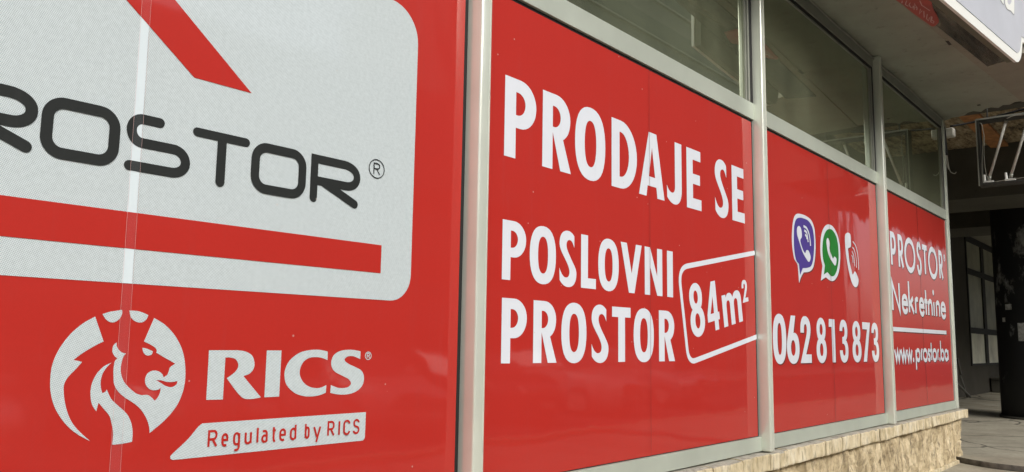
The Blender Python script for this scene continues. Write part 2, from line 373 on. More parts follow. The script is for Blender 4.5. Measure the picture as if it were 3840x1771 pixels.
# ------------------------------------------------------------------ heavy condensed letters: (width, outline, holes), cap height 1
G = {
'P': (.62, 'M0 0 L0 1 L.30 1 h.62 .70 v.30 .385 L.215 .385 L.215 0', ['M.215 .835 L.25 .835 h.40 .70 v.25 .545 L.215 .545']),
'R': (.62, 'M0 0 L0 1 L.29 1 h.60 .71 C.60 .58 .545 .48 .44 .425 L.62 0 L.385 0 L.215 .49 L.215 0', ['M.215 .84 L.25 .84 h.385 .705 v.25 .56 L.215 .56']),
'O': (.735, 'M.3675 1.012 h.735 .5 v.3675 -.012 h0 .5 v.3675 1.012', [('e', .3675, .5, .14, .325)]),
'D': (.69, 'M0 0 L0 1 L.24 1 h.69 .5 v.24 0', ['M.21 .83 L.24 .83 h.465 .5 v.24 .17 L.21 .17']),
'A': (.76, 'M0 0 L.29 1 L.52 1 L.76 0 L.54 0 L.51 .165 L.25 .165 L.215 0', ['M.29 .31 L.385 .77 L.475 .31']),
'J': (.48, 'M.26 1 L.48 1 L.48 .26 C.48 .08 .39 -.012 .25 -.012 C.16 -.012 .08 .02 .01 .08 L0 .27 C.05 .20 .10 .165 .165 .165 C.225 .165 .26 .20 .26 .28', []),
'E': (.51, 'M0 0 L0 1 L.49 1 L.49 .825 L.215 .825 L.215 .59 L.465 .59 L.465 .42 L.215 .42 L.215 .18 L.51 .18 L.51 0', []),
'S': (.52, 'M.45 .72 C.41 .80 .37 .85 .31 .85 C.25 .85 .21 .81 .21 .75 C.21 .68 .27 .61 .36 .50 C.46 .38 .52 .33 .52 .24 C.52 .08 .42 -.015 .26 -.015 C.16 -.015 .07 .03 .01 .10 L0 .32 C.05 .22 .12 .155 .19 .155 C.26 .155 .305 .19 .305 .26 C.305 .33 .25 .40 .18 .48 C.08 .59 0 .67 0 .77 C0 .92 .10 1.015 .25 1.015 C.33 1.015 .40 .98 .45 .93', []),
'L': (.49, 'M0 0 L0 1 L.225 1 L.225 .19 L.49 .19 L.49 0', []),
'V': (.80, 'M0 1 L.225 1 L.405 .40 L.575 1 L.80 1 L.515 0 L.30 0', []),
'N': (.73, 'M0 0 L0 1 L.22 1 L.51 .41 L.51 1 L.73 1 L.73 0 L.51 0 L.215 .60 L.215 0', []),
'I': (.25, 'M0 0 L0 1 L.25 1 L.25 0', []),
'T': (.63, 'M0 1 L.63 1 L.63 .815 L.435 .815 L.435 0 L.205 0 L.205 .815 L0 .815', []),
'8': (.65, 'M.325 1.012 h.61 .76 C.61 .65 .575 .57 .51 .525 C.60 .48 .65 .38 .65 .27 v.325 -.012 h0 .27 C0 .38 .05 .48 .14 .525 C.075 .57 .04 .65 .04 .76 v.325 1.012', [('e', .325, .745, .095, .125), ('e', .325, .29, .11, .145)]),
'4': (.62, 'M.54 0 L.54 .20 L.62 .20 L.62 .355 L.54 .355 L.54 1 L.31 1 L0 .355 L0 .20 L.34 .20 L.34 0', ['M.34 .355 L.34 .70 L.165 .355']),
'm': (.92, 'M0 0 L0 .66 L.18 .66 L.18 .60 C.22 .65 .27 .68 .33 .68 C.42 .68 .48 .64 .51 .57 C.56 .65 .62 .69 .72 .69 C.85 .69 .92 .61 .92 .48 L.92 0 L.73 0 L.73 .43 C.73 .50 .70 .53 .645 .53 C.58 .53 .55 .48 .55 .40 L.55 0 L.36 0 L.36 .43 C.36 .50 .33 .53 .28 .53 C.22 .53 .19 .48 .19 .40 L.19 0', []),
'2': (.65, 'M0 0 L.65 0 L.65 .185 L.33 .185 L.50 .44 C.57 .55 .625 .63 .625 .74 C.625 .90 .50 1.012 .32 1.012 C.13 1.012 .03 .90 .03 .70 L.03 .65 L.235 .65 L.235 .70 C.235 .79 .265 .84 .32 .84 C.375 .84 .41 .80 .41 .73 C.41 .66 .37 .59 .31 .50', []),
'1': (.41, 'M.19 0 L.19 .82 L0 .82 L.02 1 L.41 1 L.41 0', []),
'3': (.62, 'M.02 .74 C.03 .92 .14 1.012 .31 1.012 C.48 1.012 .585 .91 .585 .75 C.585 .64 .54 .56 .46 .525 C.57 .48 .62 .39 .62 .27 C.62 .10 .50 -.012 .30 -.012 C.12 -.012 .01 .10 0 .28 L.205 .28 C.21 .20 .25 .155 .305 .155 C.37 .155 .41 .20 .41 .28 C.41 .38 .35 .44 .24 .44 L.20 .44 L.20 .60 L.24 .60 C.34 .60 .385 .65 .385 .74 C.385 .80 .355 .845 .305 .845 C.255 .845 .22 .80 .215 .74', []),
'7': (.65, 'M.02 0 L.28 0 L.65 1 L0 1 L0 .82 L.375 .82', []),
'6': (.695, 'M.50 1 L.375 .635 C.58 .67 .695 .52 .695 .32 C.695 .11 .56 -.012 .345 -.012 C.13 -.012 0 .12 0 .33 C0 .42 .03 .50 .07 .59 L.25 1', [('e', .345, .32, .125, .165)]),
'0': (.70, 'M.35 1.012 h.70 .5 v.35 -.012 h0 .5 v.35 1.012', [('e', .35, .5, .115, .325)]),
}
def glyph(pr, ch, T):
    w, o, hs = G[ch]
    k = .66 if ch in 'O0' else .5523
    loops = [path(o, 9, k)[0]]
    for h in hs:
        loops.append(ell(*h[1:], 32) if isinstance(h, tuple) else path(h, 8)[0])
        if ch in 'O0' and isinstance(h, tuple):
            cx, cy, rx, ry = h[1:]; loops[-1] = path('M%f %f h%f %f v%f %f h%f %f v%f %f' % (cx, cy+ry, cx+rx, cy, cx, cy-ry, cx-rx, cy, cx, cy+ry), 9, .66)[0]
    pr.fill([[T(x/w, y) for x, y in l] for l in loops])
def row(pr, items, z0, z1, dx=0, dz=0):
    for ch, x0, x1 in items: glyph(pr, ch, lambda u, v: (x0+u*(x1-x0)+dx, z0+v*(z1-z0)+dz))

# ------------------------------------------------------------------ monoline letters: x 0..1 of the box, y 1 = x-height (lower case) or cap height (upper case)
ML = {
'P': 'M.06 0 L.06 1 L.5 1 h.95 .72 v.5 .44 L.06 .44', 'R': 'M.06 0 L.06 1 L.45 1 h.9 .73 v.45 .46 L.06 .46 M.42 .46 L.95 0',
'O': 'O', 'T': 'M0 .97 L1 .97 M.5 .97 L.5 0', 'N': 'M.07 0 L.07 1 L.93 0 L.93 1',
'S': 'M.90 .84 C.8 1.03 .6 1.02 .5 1.01 C.25 1.0 .1 .88 .12 .74 C.15 .55 .9 .52 .92 .28 C.93 .08 .7 -.01 .48 -.01 C.25 -.01 .08 .08 .05 .25',
'e': 'M.05 .55 L.94 .55 C.94 .86 .75 1.01 .5 1.01 C.25 1.01 .05 .8 .05 .5 C.05 .2 .25 -.01 .52 -.01 C.7 -.01 .85 .07 .93 .25',
'k': 'M.08 0 L.08 1.72 M.85 1 L.10 .5 M.35 .62 L.95 0', 'r': 'M.1 0 L.1 1 M.1 .6 C.15 .9 .45 1.08 .95 .93',
't': 'M.5 0 L.5 1.45 M0 .95 L1 .95', 'n': 'M.08 0 L.08 1 M.08 .6 C.1 .9 .35 1.02 .52 1.02 C.8 1.02 .92 .85 .92 .6 L.92 0',
'i': 'M.5 0 L.5 1', 'w': 'M0 1 L.27 0 L.5 .9 L.73 0 L1 1', 'p': 'M0 -.55 L0 1 M.08 .5 C.08 .85 .3 1.01 .52 1.01 C.78 1.01 .95 .8 .95 .5 C.95 .2 .78 -.01 .52 -.01 C.3 -.01 .08 .15 .08 .5',
'o': 'o', 's': 'M.85 .82 C.75 .98 .6 1.01 .48 1.01 C.25 1.01 .14 .88 .16 .74 C.2 .52 .86 .55 .88 .27 C.88 .08 .68 -.01 .48 -.01 C.28 -.01 .12 .07 .08 .22',
'b': 'M0 0 L0 1.65 M.08 .5 C.08 .85 .3 1.01 .52 1.01 C.78 1.01 .95 .8 .95 .5 C.95 .2 .78 -.01 .52 -.01 C.3 -.01 .08 .15 .08 .5',
'a': 'M1.04 -.04 L1.04 1.05 M.9 .5 C.9 .85 .68 1.01 .44 1.01 C.18 1.01 .0 .8 .0 .5 C.0 .2 .18 -.01 .44 -.01 C.68 -.01 .9 .15 .9 .5', '.': '.',
}
DN = {
'R': 'M.08 0 L.08 1 L.6 1 h.92 .75 v.6 .47 L.08 .47 M.5 .47 L.95 0', 'e': 'M.08 .36 L.9 .36 L.9 .5 v.5 .73 h.08 .5 L.08 .25 v.5 0 L.8 .02',
'g': 'M.9 .73 L.9 -.08 v.5 -.26 L.15 -.25 M.9 .5 L.9 .5 v.5 .73 h.08 .5 L.08 .25 v.5 0 L.9 .02', 'u': 'M.08 .73 L.08 .22 v.45 0 h.9 .2 M.9 0 L.9 .73',
'l': 'M.5 .98 L.5 .12 L.75 0', 'a': 'M.12 .72 L.55 .73 h.9 .52 L.9 0 M.9 .42 L.45 .42 h.08 .21 v.45 0 h.9 .1', 't': 'M.4 .95 L.4 .2 v.7 0 L.95 0 M0 .72 L.95 .72',
'd': 'M.9 1 L.9 0 M.9 .5 v.5 .73 h.08 .5 L.08 .25 v.5 0 h.9 .22', 'b': 'M.08 1 L.08 0 M.08 .5 v.5 .73 h.9 .5 L.9 .25 v.5 0 h.08 .22',
'y': 'M.02 .73 L.5 0 M.98 .73 L.4 -.26', 'I': 'M.5 0 L.5 1', 'C': 'M.92 .78 v.5 1 h.08 .75 L.08 .25 v.5 0 h.92 .22',
'S': 'M.9 .8 v.5 1 h.1 .76 C.1 .55 .3 .53 .5 .5 C.75 .47 .92 .42 .92 .24 v.5 0 h.06 .2',
}
def mono(pr, ch, x0, x1, z0, h, w, D=ML, dx=0, dz=0):
    x0 += dx; x1 += dx; z0 += dz
    if ch == '.': pr.fill([ell((x0+x1)/2, z0+w*.55, w*.62, w*.62, 14)]); return
    i = w/2
    if ch in 'Oo' and D is ML:
        pr.stroke(ell((x0+x1)/2, z0+h/2, (x1-x0)/2-i, h/2-i*.7, 40), w, True); return
    f = lambda u, v: (x0+i+u*(x1-x0-w), z0+i*.9+v*(h-w*.9) if -.06 <= v <= 1.1 else z0+v*h)
    for p in path(D[ch], 7): pr.stroke([f(u, v) for u, v in p], w)
    if ch == 'i': pr.fill([ell((x0+x1)/2, z0+h*1.42, w*.62, w*.62, 14)])
def registered(pr, cx, cz, rx, rz, w):
    pr.stroke(ell(cx, cz, rx-w/2, rz-w/2, 36), w, True)
    for p in path('M-.36 -.55 L-.36 .55 L.05 .55 h.36 .28 v.05 0 L-.36 0 M0 0 L.4 -.55', 6):
        pr.stroke([(cx+u*rx, cz+v*rz) for u, v in p], w*1.15)
# ------------------------------------------------------------------ traced print outlines in wall coordinates (x, z[, corner])
TR = {
'crescent':[(1.2390,1.5659,1),(1.2022,1.5424),(1.1660,1.5076),(1.1357,1.4612),(1.1180,1.4116),(1.1150,1.3623),(1.1195,1.3213),(1.1327,1.2799),(1.1533,1.2441),(1.1820,1.2095),(1.2145,1.1825),(1.2547,1.1587,1),(1.2178,1.1926),(1.1953,1.2190),(1.1788,1.2488),(1.1658,1.2866),(1.1588,1.3241),(1.1582,1.3406),(1.1621,1.3563),(1.1728,1.3735),(1.1896,1.3920),(1.2090,1.4162,1),(1.1955,1.4201),(1.1810,1.4223,1),(1.2021,1.4404),(1.2297,1.4596),(1.2539,1.4739),(1.2732,1.4836,1)],
'crown_a':[(1.2622,1.5745,1),(1.2798,1.5817),(1.3035,1.5871),(1.3275,1.5916,1),(1.3277,1.5769),(1.3209,1.5612),(1.3063,1.5497),(1.2911,1.5484),(1.2752,1.5575)],
'crown_b':[(1.3523,1.5903,1),(1.3773,1.5900),(1.4007,1.5850),(1.4200,1.5771,1),(1.4141,1.5619),(1.4009,1.5516),(1.3848,1.5511),(1.3683,1.5583),(1.3573,1.5713)],
'face':[(1.4419,1.5674,1),(1.4791,1.5479),(1.5154,1.5164),(1.5455,1.4751),(1.5636,1.4309),(1.5722,1.3797),(1.5720,1.3333),(1.5613,1.2876),(1.5396,1.2474),(1.5038,1.2086),(1.4548,1.1704,1),(1.4507,1.1941),(1.4394,1.2213),(1.4188,1.2512),(1.3920,1.2745),(1.3590,1.2955),(1.3353,1.3160),(1.3194,1.3403),(1.3152,1.3664),(1.3132,1.3925),(1.3153,1.4164),(1.3232,1.4281,1),(1.3129,1.4360),(1.3053,1.4490),(1.3050,1.4643),(1.3099,1.4753),(1.3169,1.4806,1),(1.3183,1.4688),(1.3268,1.4557),(1.3385,1.4469),(1.3513,1.4438,1),(1.3440,1.4337),(1.3388,1.4140),(1.3377,1.3878),(1.3451,1.3614),(1.3577,1.3414),(1.3794,1.3211),(1.3986,1.3072),(1.4173,1.3012,1),(1.4358,1.3014),(1.4503,1.2942),(1.4654,1.2801,1),(1.4762,1.2932),(1.4822,1.3087),(1.4834,1.3245,1),(1.4744,1.3180),(1.4580,1.3167),(1.4412,1.3226),(1.4285,1.3373),(1.4248,1.3552),(1.4305,1.3730),(1.4437,1.3826),(1.4600,1.3846),(1.4771,1.3789),(1.4873,1.3697),(1.4913,1.3605,1),(1.5041,1.3693),(1.5090,1.3816,1),(1.5129,1.3953),(1.5315,1.4079,1),(1.4876,1.4311,1),(1.4578,1.4471,1),(1.4597,1.4539),(1.4543,1.4629),(1.4370,1.4741),(1.4114,1.4852,1)],
'tongue':[(1.4639,1.3512,1),(1.4839,1.3502),(1.5059,1.3442),(1.5278,1.3437),(1.5447,1.3469,1),(1.5407,1.3342),(1.5243,1.3255),(1.5022,1.3298),(1.4846,1.3403)],
'eye':[(1.4075,1.4636,1),(1.4240,1.4605),(1.4457,1.4516,1),(1.4418,1.4403),(1.4280,1.4367),(1.4160,1.4425),(1.4096,1.4537)],
'mane':[(1.3046,1.4134,1),(1.2809,1.4015),(1.2612,1.3803),(1.2484,1.3550),(1.2432,1.3255),(1.2460,1.2958),(1.2527,1.2743),(1.2669,1.2542,1),(1.2699,1.2693),(1.2723,1.2819,1),(1.2919,1.2597),(1.3109,1.2374),(1.3207,1.2111),(1.3282,1.1807),(1.3283,1.1410,1),(1.3619,1.1417),(1.3950,1.1455,1),(1.3949,1.1759),(1.3881,1.2069),(1.3748,1.2338),(1.3579,1.2521),(1.3342,1.2727),(1.3130,1.2930),(1.2954,1.3251,1),(1.2917,1.3175),(1.2822,1.3126,1),(1.2755,1.3330),(1.2739,1.3544),(1.2784,1.3779),(1.2898,1.3971)],
'R':[(1.6598,1.4559,1),(1.7801,1.4563,1),(1.8143,1.4513),(1.8423,1.4363),(1.8548,1.4105),(1.8529,1.3868),(1.8368,1.3678),(1.8096,1.3585,1),(1.8923,1.2750,1),(1.8602,1.2711),(1.8308,1.2711),(1.8110,1.2773),(1.7856,1.2993),(1.7396,1.3516,1),(1.7712,1.3732),(1.7843,1.3920),(1.7832,1.4089),(1.7703,1.4237),(1.7486,1.4289),(1.7288,1.4289,1),(1.7285,1.2736,1),(1.6609,1.2751,1)],
'I':[(1.9073,1.4559,1),(1.9752,1.4561,1),(1.9752,1.2752,1),(1.9074,1.2748,1)],
'C':[(2.2038,1.4522,1),(2.1745,1.4577),(2.1457,1.4599),(2.1009,1.4565),(2.0574,1.4451),(2.0159,1.4160),(1.9967,1.3805),(1.9959,1.3495),(2.0084,1.3182),(2.0449,1.2882),(2.0893,1.2731),(2.1283,1.2694),(2.1676,1.2724),(2.2033,1.2817,1),(2.2038,1.3136,1),(2.1773,1.3042),(2.1489,1.3028),(2.1148,1.3106),(2.0861,1.3295),(2.0691,1.3569),(2.0692,1.3840),(2.0841,1.4110),(2.1138,1.4268),(2.1532,1.4290),(2.1821,1.4242),(2.2045,1.4172,1)],
'S':[(2.3807,1.4535,1),(2.3479,1.4588),(2.3109,1.4601),(2.2687,1.4547),(2.2369,1.4381),(2.2247,1.4124),(2.2277,1.3889),(2.2466,1.3676),(2.2924,1.3479),(2.3204,1.3355),(2.3347,1.3185),(2.3251,1.3045),(2.3011,1.2986),(2.2650,1.3006),(2.2272,1.3129,1),(2.2260,1.2809,1),(2.2605,1.2736),(2.3025,1.2707),(2.3450,1.2753),(2.3814,1.2908),(2.4022,1.3143),(2.4050,1.3456),(2.3899,1.3701),(2.3579,1.3850),(2.3202,1.3988),(2.2982,1.4119),(2.2958,1.4214),(2.3123,1.4319),(2.3430,1.4323),(2.3811,1.4201,1)],
'viber_out':[(7.5839,2.7423),(7.4918,2.7166),(7.4334,2.6478),(7.3960,2.5217),(7.3987,2.4144),(7.4367,2.3105),(7.5112,2.2630),(7.5256,2.2169,1),(7.5410,2.0898,1),(7.5923,2.1474),(7.6621,2.1975,1),(7.8015,2.2149),(7.9003,2.2533),(7.9572,2.3283),(7.9960,2.4596),(7.9941,2.5736),(7.9739,2.6571),(7.9013,2.7197),(7.7508,2.7459)],
'viber_in':[(7.5994,2.7070),(7.5067,2.6774),(7.4589,2.6102),(7.4401,2.4995),(7.4427,2.3918),(7.4784,2.3007),(7.5473,2.2660,1),(7.5685,2.1660,1),(7.6394,2.2354,1),(7.7667,2.2496),(7.8640,2.2783),(7.9204,2.3534),(7.9538,2.4697),(7.9545,2.5693),(7.9154,2.6573),(7.8230,2.7029),(7.7106,2.7127)],
'viber_phone':[(7.5454,2.6177),(7.5181,2.5898),(7.5211,2.5356),(7.5803,2.4598),(7.6475,2.3841),(7.7358,2.3301),(7.7903,2.3071),(7.8296,2.3244),(7.8447,2.3677),(7.7990,2.4123),(7.7426,2.4139),(7.7103,2.3831),(7.6671,2.3997),(7.6160,2.4498),(7.5940,2.4955),(7.6330,2.5272),(7.6363,2.5690),(7.6174,2.6083),(7.5821,2.6248)],
'va1':[(7.6860,2.6372),(7.7673,2.6244),(7.8305,2.5628),(7.8530,2.4667)],
'va2':[(7.7014,2.5972),(7.7636,2.5792),(7.7907,2.4954)],
'va3':[(7.7170,2.5600),(7.7497,2.5469),(7.7588,2.5200)],
'wa_out':[(8.3764,2.7372),(8.2597,2.6981),(8.1699,2.6146),(8.1272,2.5014),(8.1289,2.3862),(8.1699,2.3034,1),(8.1116,2.1514,1),(8.2538,2.1943,1),(8.3974,2.1678),(8.5283,2.1915),(8.6472,2.2822),(8.7019,2.4226),(8.6982,2.5591),(8.6417,2.6596),(8.5170,2.7285)],
'wa_in':[(8.3847,2.6905),(8.2975,2.6583),(8.2202,2.5837),(8.1818,2.4779),(8.1889,2.3772),(8.2357,2.3088,1),(8.1985,2.2163,1),(8.3003,2.2485,1),(8.4022,2.2165),(8.5110,2.2347),(8.6073,2.3242),(8.6495,2.4331),(8.6441,2.5536),(8.5955,2.6393),(8.4916,2.6910)],
'wa_phone':[(8.3203,2.5901),(8.2954,2.5477),(8.3207,2.4622),(8.3779,2.4013),(8.4586,2.3566),(8.5208,2.3321),(8.5574,2.3500),(8.5760,2.4040),(8.5170,2.4242),(8.4714,2.3992),(8.4236,2.4350),(8.3780,2.4898),(8.3916,2.5429),(8.3620,2.5872)],
'ph':[(8.9677,2.7191),(8.8951,2.6954),(8.8704,2.6384),(8.8772,2.5308),(8.9104,2.4102),(8.9672,2.2912),(9.0501,2.1886),(9.1418,2.1523),(9.2265,2.1686),(9.2668,2.2186),(9.2526,2.2651),(9.1615,2.3215),(9.0846,2.2812),(9.0422,2.3280),(8.9907,2.4171),(8.9679,2.5084),(8.9633,2.5516),(9.0515,2.5790),(9.0605,2.6586),(9.0474,2.7123)],
'pa1':[(9.1258,2.6418),(9.2181,2.5988),(9.2792,2.4898),(9.2870,2.3470)],
'pa2':[(9.1039,2.5764),(9.1637,2.5506),(9.2126,2.4679),(9.2104,2.3647)],
'pa3':[(9.0796,2.5315),(9.1319,2.4844),(9.1532,2.3759)],
'pa4':[(9.0652,2.4893),(9.0951,2.4575),(9.0994,2.4108)],
}
WALL_Y = 0.0
ZB, ZT = .785, 3.396           # film bottom / top
BAYS = [(-.37, 2.994), (3.112, 6.553), (6.668, 10.022), (10.145, 13.405)]
MUL = [(-.47, -.39), (3.022, 3.102), (6.578, 6.658), (10.055, 10.135)]

# ------------------------------------------------------------------ ground and street
def sheet(name, x0, x1, y0, y1, z, m_, nx=1, ny=1, amp=0):
    v = [(x0+(x1-x0)*i/nx, y0+(y1-y0)*j/ny, z + (noise.noise(Vector((i*.7, j*.7, 3)))*amp if amp else 0)) for i in range(nx+1) for j in range(ny+1)]
    f = [(i*(ny+1)+j, (i+1)*(ny+1)+j, (i+1)*(ny+1)+j+1, i*(ny+1)+j+1) for i in range(nx) for j in range(ny)]
    return struct(link(name, mesh_from(v, f, name, True), m_))
sheet('ground', -300, 300, -300, 300, -.14, M['asphalt'])
b = MB(); b.box(-40, 70, -5.6, 12, -.16, -.075); struct(b.build('pavement', M['pave']))
b = MB(); b.box(-40, 70, -5.75, -5.6, -.16, .012); struct(b.build('kerb', M['coping']))
b = MB(); b.box(-40, 70, -22, -14.6, -.16, .0); struct(b.build('far_pavement', M['pave']))
# raised paving of the covered passage, its worn step curving away from the corner of the shop
dp = smooth_path([(13.45, .06), (13.30, -.05), (13.12, -.26), (12.95, -.55), (12.88, -.9), (12.86, -1.5), (12.9, -2.6), (13.0, -5.58)], 8)
top = dp+[(70, -5.58), (70, 12), (13.45, 12)]
def raised():
    n = len(top); tri = tessellate_polygon([[Vector((x, y, 0)) for x, y in top]])
    v = [(x, y, 0) for x, y in top]; f = [tuple(q) for q in tri]
    me = mesh_from(v, f, 'raised'); bm = bmesh.new(); bm.from_mesh(me)
    for q in bm.faces:
        if q.normal.z < 0: q.normal_flip()
    bm.to_mesh(me); bm.free(); return me
struct(link('passage_floor', raised(), M['pave']))
v = []
for i, p in enumerate(dp):
    wb = .004*noise.noise(Vector((i*.6, 0, 0))); v += [(p[0]+.006, p[1], .0005), (p[0]-.012, p[1], -.006+wb), (p[0]-.018+wb*2, p[1]-.002, -.078)]
struct(link('step_edge', mesh_from(v, [(3*i+k, 3*i+k+1, 3*i+k+4, 3*i+k+3) for i in range(len(dp)-1) for k in (0, 1)], 'riser', True), M['riser']))

# ------------------------------------------------------------------ shopfront: glazed aluminium wall with its frame
shop = thing('shopfront', 'long aluminium framed shopfront with tinted upper panes above the red film panels', 'shopfront')
for a, c_ in MUL:
    b = MB(); b.box(a, c_, -.097, .04, .662, 4.966)
    o = b.build('mullion', M['alu'], shop, .012, True, 3)
    b = MB(); b.box(c_-.0165, c_-.0125, -.0995, -.096, .67, 4.96); b.build('highlight_gasket', M['white_plastic'], o)  # pale strip colour stands in for the thin highlight down the mullion
b = MB(); b.box(13.437, 13.56, -.018, .04, .662, 4.966); b.box(13.495, 13.555, -.03, -.018, .67, 4.96); b.build('corner_post', M['alu'], shop, .004)
edges = [(-.39, 3.022), (3.102, 6.578), (6.658, 10.055), (10.135, 13.437)]
for i, (a, c_) in enumerate(edges):
    b = MB(); b.box(a, c_, -.016, .04, 3.418, 3.562); b.build('transom', M['alu_flat'], shop, .003)
    b = MB(); b.box(a, c_, -.02, .04, .664, .778); b.build('bottom_rail', M['alu_flat'], shop, .003)
    b = MB(); b.box(a, c_, -.022, .04, 4.835, 4.966); b.build('header_rail', M['alu_dull'], shop, .003)
    b = MB()
    b.box(a+.001, a+.022, -.008, .03, 3.562, 4.815); b.box(c_-.125, c_-.105, -.006, .03, 3.562, 4.80); b.box(c_-.092, c_-.062, -.014, .03, 3.562, 4.80); b.box(a+.022, c_-.125, -.006, .03, 4.785, 4.80)
    b.build('glazing_bead', M['alu_dull'], shop, 0)
    b = MB(); b.box(c_-.062, c_-.001, -.012, .03, 3.562, 4.80); b.box(a+.022, c_-.001, -.012, .03, 4.803, 4.8345)
    b.box(a, c_, .004, .02, .778, 3.418); b.build('black_gasket', M['rubber'], shop)
    b = MB(); b.box(a+.022, c_-.09, .008, .014, 3.563, 4.80); b.build('upper_pane', M['glass'], shop)
# room behind the panes
b = MB(); b.box(-4, 13.40, 4.5, 4.6, 0, 4.97); b.box(-4, 13.40, .2, 4.5, 4.6, 4.7); b.box(-4, 13.40, .2, 4.5, .5, .6); b.box(-4.1, -4, .1, 4.6, 0, 4.97); b.build('room', M['interior'], shop)
b = MB(); b.box(13.40, 13.60, .042, 9, .0, 4.97); b.build('side_wall', M['wall_plaster'], shop)
b = MB(); b.box(-9, -.475, -.04, .1, .0, 4.97); b.build('end_wall', M['wall_plaster'], shop)
b = MB(); b.box(-9, 13.6, .045, 10, 5.24, 12); b.build('upper_storey', M['wall_plaster'], shop)

# ------------------------------------------------------------------ stone plinth
pl = thing('stone_plinth', 'low rough limestone wall with thick coping carrying the shopfront', 'stone wall')
def plinth_face():
    random.seed(11)
    front = 13.60 - (-.4); side = 1.2; L = front + side; dx = .022; nz = 26
    n = int(L/dx); joints = []; x = 0
    while x < L: joints.append(x); x += random.uniform(.16, .52)
    v = []; prof = []
    for i in range(n+1):
        s_ = i*dx
        # position and normal along an L-shaped path with a rounded corner
        if s_ < front-.06: px, py, nx_, ny_ = -.4+s_, -.025, 0, -1
        elif s_ < front+.06: t = (s_-front+.06)/.12*math.pi/2; px, py, nx_, ny_ = 13.54+.06*math.sin(t), .035-.06*math.cos(t), math.sin(t), -math.cos(t)
        else: px, py, nx_, ny_ = 13.60, .035+s_-front-.06, 1, 0
        k = max(j for j in range(len(joints)) if joints[j] <= s_); j0 = joints[k]; j1 = joints[k+1] if k+1 < len(joints) else L
        for j in range(nz+1):
            z = -.09 + .615*j/nz
            wob = noise.noise(Vector((0, z*5, k*3.1)))*.03
            e = min(s_-j0+wob, j1-s_-wob)
            hk = .2+.14*math.sin(k*7.7); half = abs(z-hk) if (k*37 % 5) < 2 else 1
            q = Vector((s_*3.2, z*2.6, k*1.7)); q2 = Vector((s_*13, z*7, 5)); q3 = Vector((s_*34, z*20, 9))
            d = .045*noise.noise(q) + .050*abs(noise.noise(Vector((s_*8, z*3.5, 5))))+.02*abs(noise.noise(q2)) + .014*noise.noise(q3) + .016*noise.noise(Vector((s_*18, z*7, 2))) - .03*max(0, noise.noise(Vector((s_*8, z*5, 21)))-.25)*2
            d += .010*math.sin(k*5.1) - .032*max(0, 1-max(e, 0)/.02) - .018*max(0, 1-half/.016)
            if z > .46: d -= (z-.46)*.25
            v.append((px+nx_*d, py+ny_*d, z))
    f = [(i*(nz+1)+j, (i+1)*(nz+1)+j, (i+1)*(nz+1)+j+1, i*(nz+1)+j+1) for i in range(n) for j in range(nz)]
    return mesh_from(v, f, 'rubble', False)
link('rubble_facing', plinth_face(), M['rubble'], pl)
b = MB(); b.box(-.4, 13.5, .06, .3, -.05, .52); b.build('core', M['mortar'], pl)
def coping():
    random.seed(5); bm = bmesh.new(); x = -.4; k = 0
    def stone_(x0, x1, y0, y1, z0, z1, seed):
        n0 = len(bm.verts); g = bmesh.ops.create_cube(bm, size=1)
        vs = g['verts']; bmesh.ops.scale(bm, vec=(x1-x0, y1-y0, z1-z0), verts=vs); bmesh.ops.translate(bm, vec=((x0+x1)/2, (y0+y1)/2, (z0+z1)/2), verts=vs)
        ed = list({e for v_ in vs for e in v_.link_edges})
        r_ = bmesh.ops.subdivide_edges(bm, edges=ed, cuts=7, use_grid_fill=True)
        bm.verts.ensure_lookup_table(); allv = bm.verts[n0:]
        for v_ in allv:
            co = v_.co.copy()
            ex = min(co.x-x0, x1-co.x); ey = co.y-y0; ez = min(co.z-z0, z1-co.z)
            rough = Vector((noise.noise(co*16+Vector((seed, 0, 0))), noise.noise(co*16+Vector((0, seed, 7))), noise.noise(co*16+Vector((3, 0, seed)))))*.0055
            if ex < .004: co.x += .004 if co.x < (x0+x1)/2 else -.004; rough.x *= .3
            if ey < .004 and (ez < .004): co.y += .003+.012*max(0, noise.noise(co*14)-.1); co.z += (.004 if co.z < (z0+z1)/2 else -.006)
            if ey < .02: co.y += noise.noise(Vector((co.x*9, co.z*5, seed)))*.012
            v_.co = co+rough
    while x < 13.72:
        w_ = random.uniform(.24, .62); x1 = min(x+w_, 13.75)
        if 13.75-x1 < .1: x1 = 13.75
        stone_(x+.005, x1-.005, -.105+random.uniform(-.008, .008), .2, .522+random.uniform(-.006, .006), .657+random.uniform(-.006, .001), k)
        x = x1; k += 1
    me = bpy.data.meshes.new('coping'); bm.to_mesh(me); bm.free(); return me
co = link('coping', coping(), M['coping'], pl)
co.data.materials.append(M['coping_top'])
for p in co.data.polygons:
    if p.normal.z > .6: p.material_index = 1
b = MB(); b.box(13.4, 13.72, .19, 2.5, .525, .65); b.build('coping_return', M['coping'], pl, .01)
# stained cement slab foot along the plinth
b = MB(); b.box(-.4, 13.2, -.075, -.02, -.09, -.03); b.build('footing', M['coping'], pl, .012)

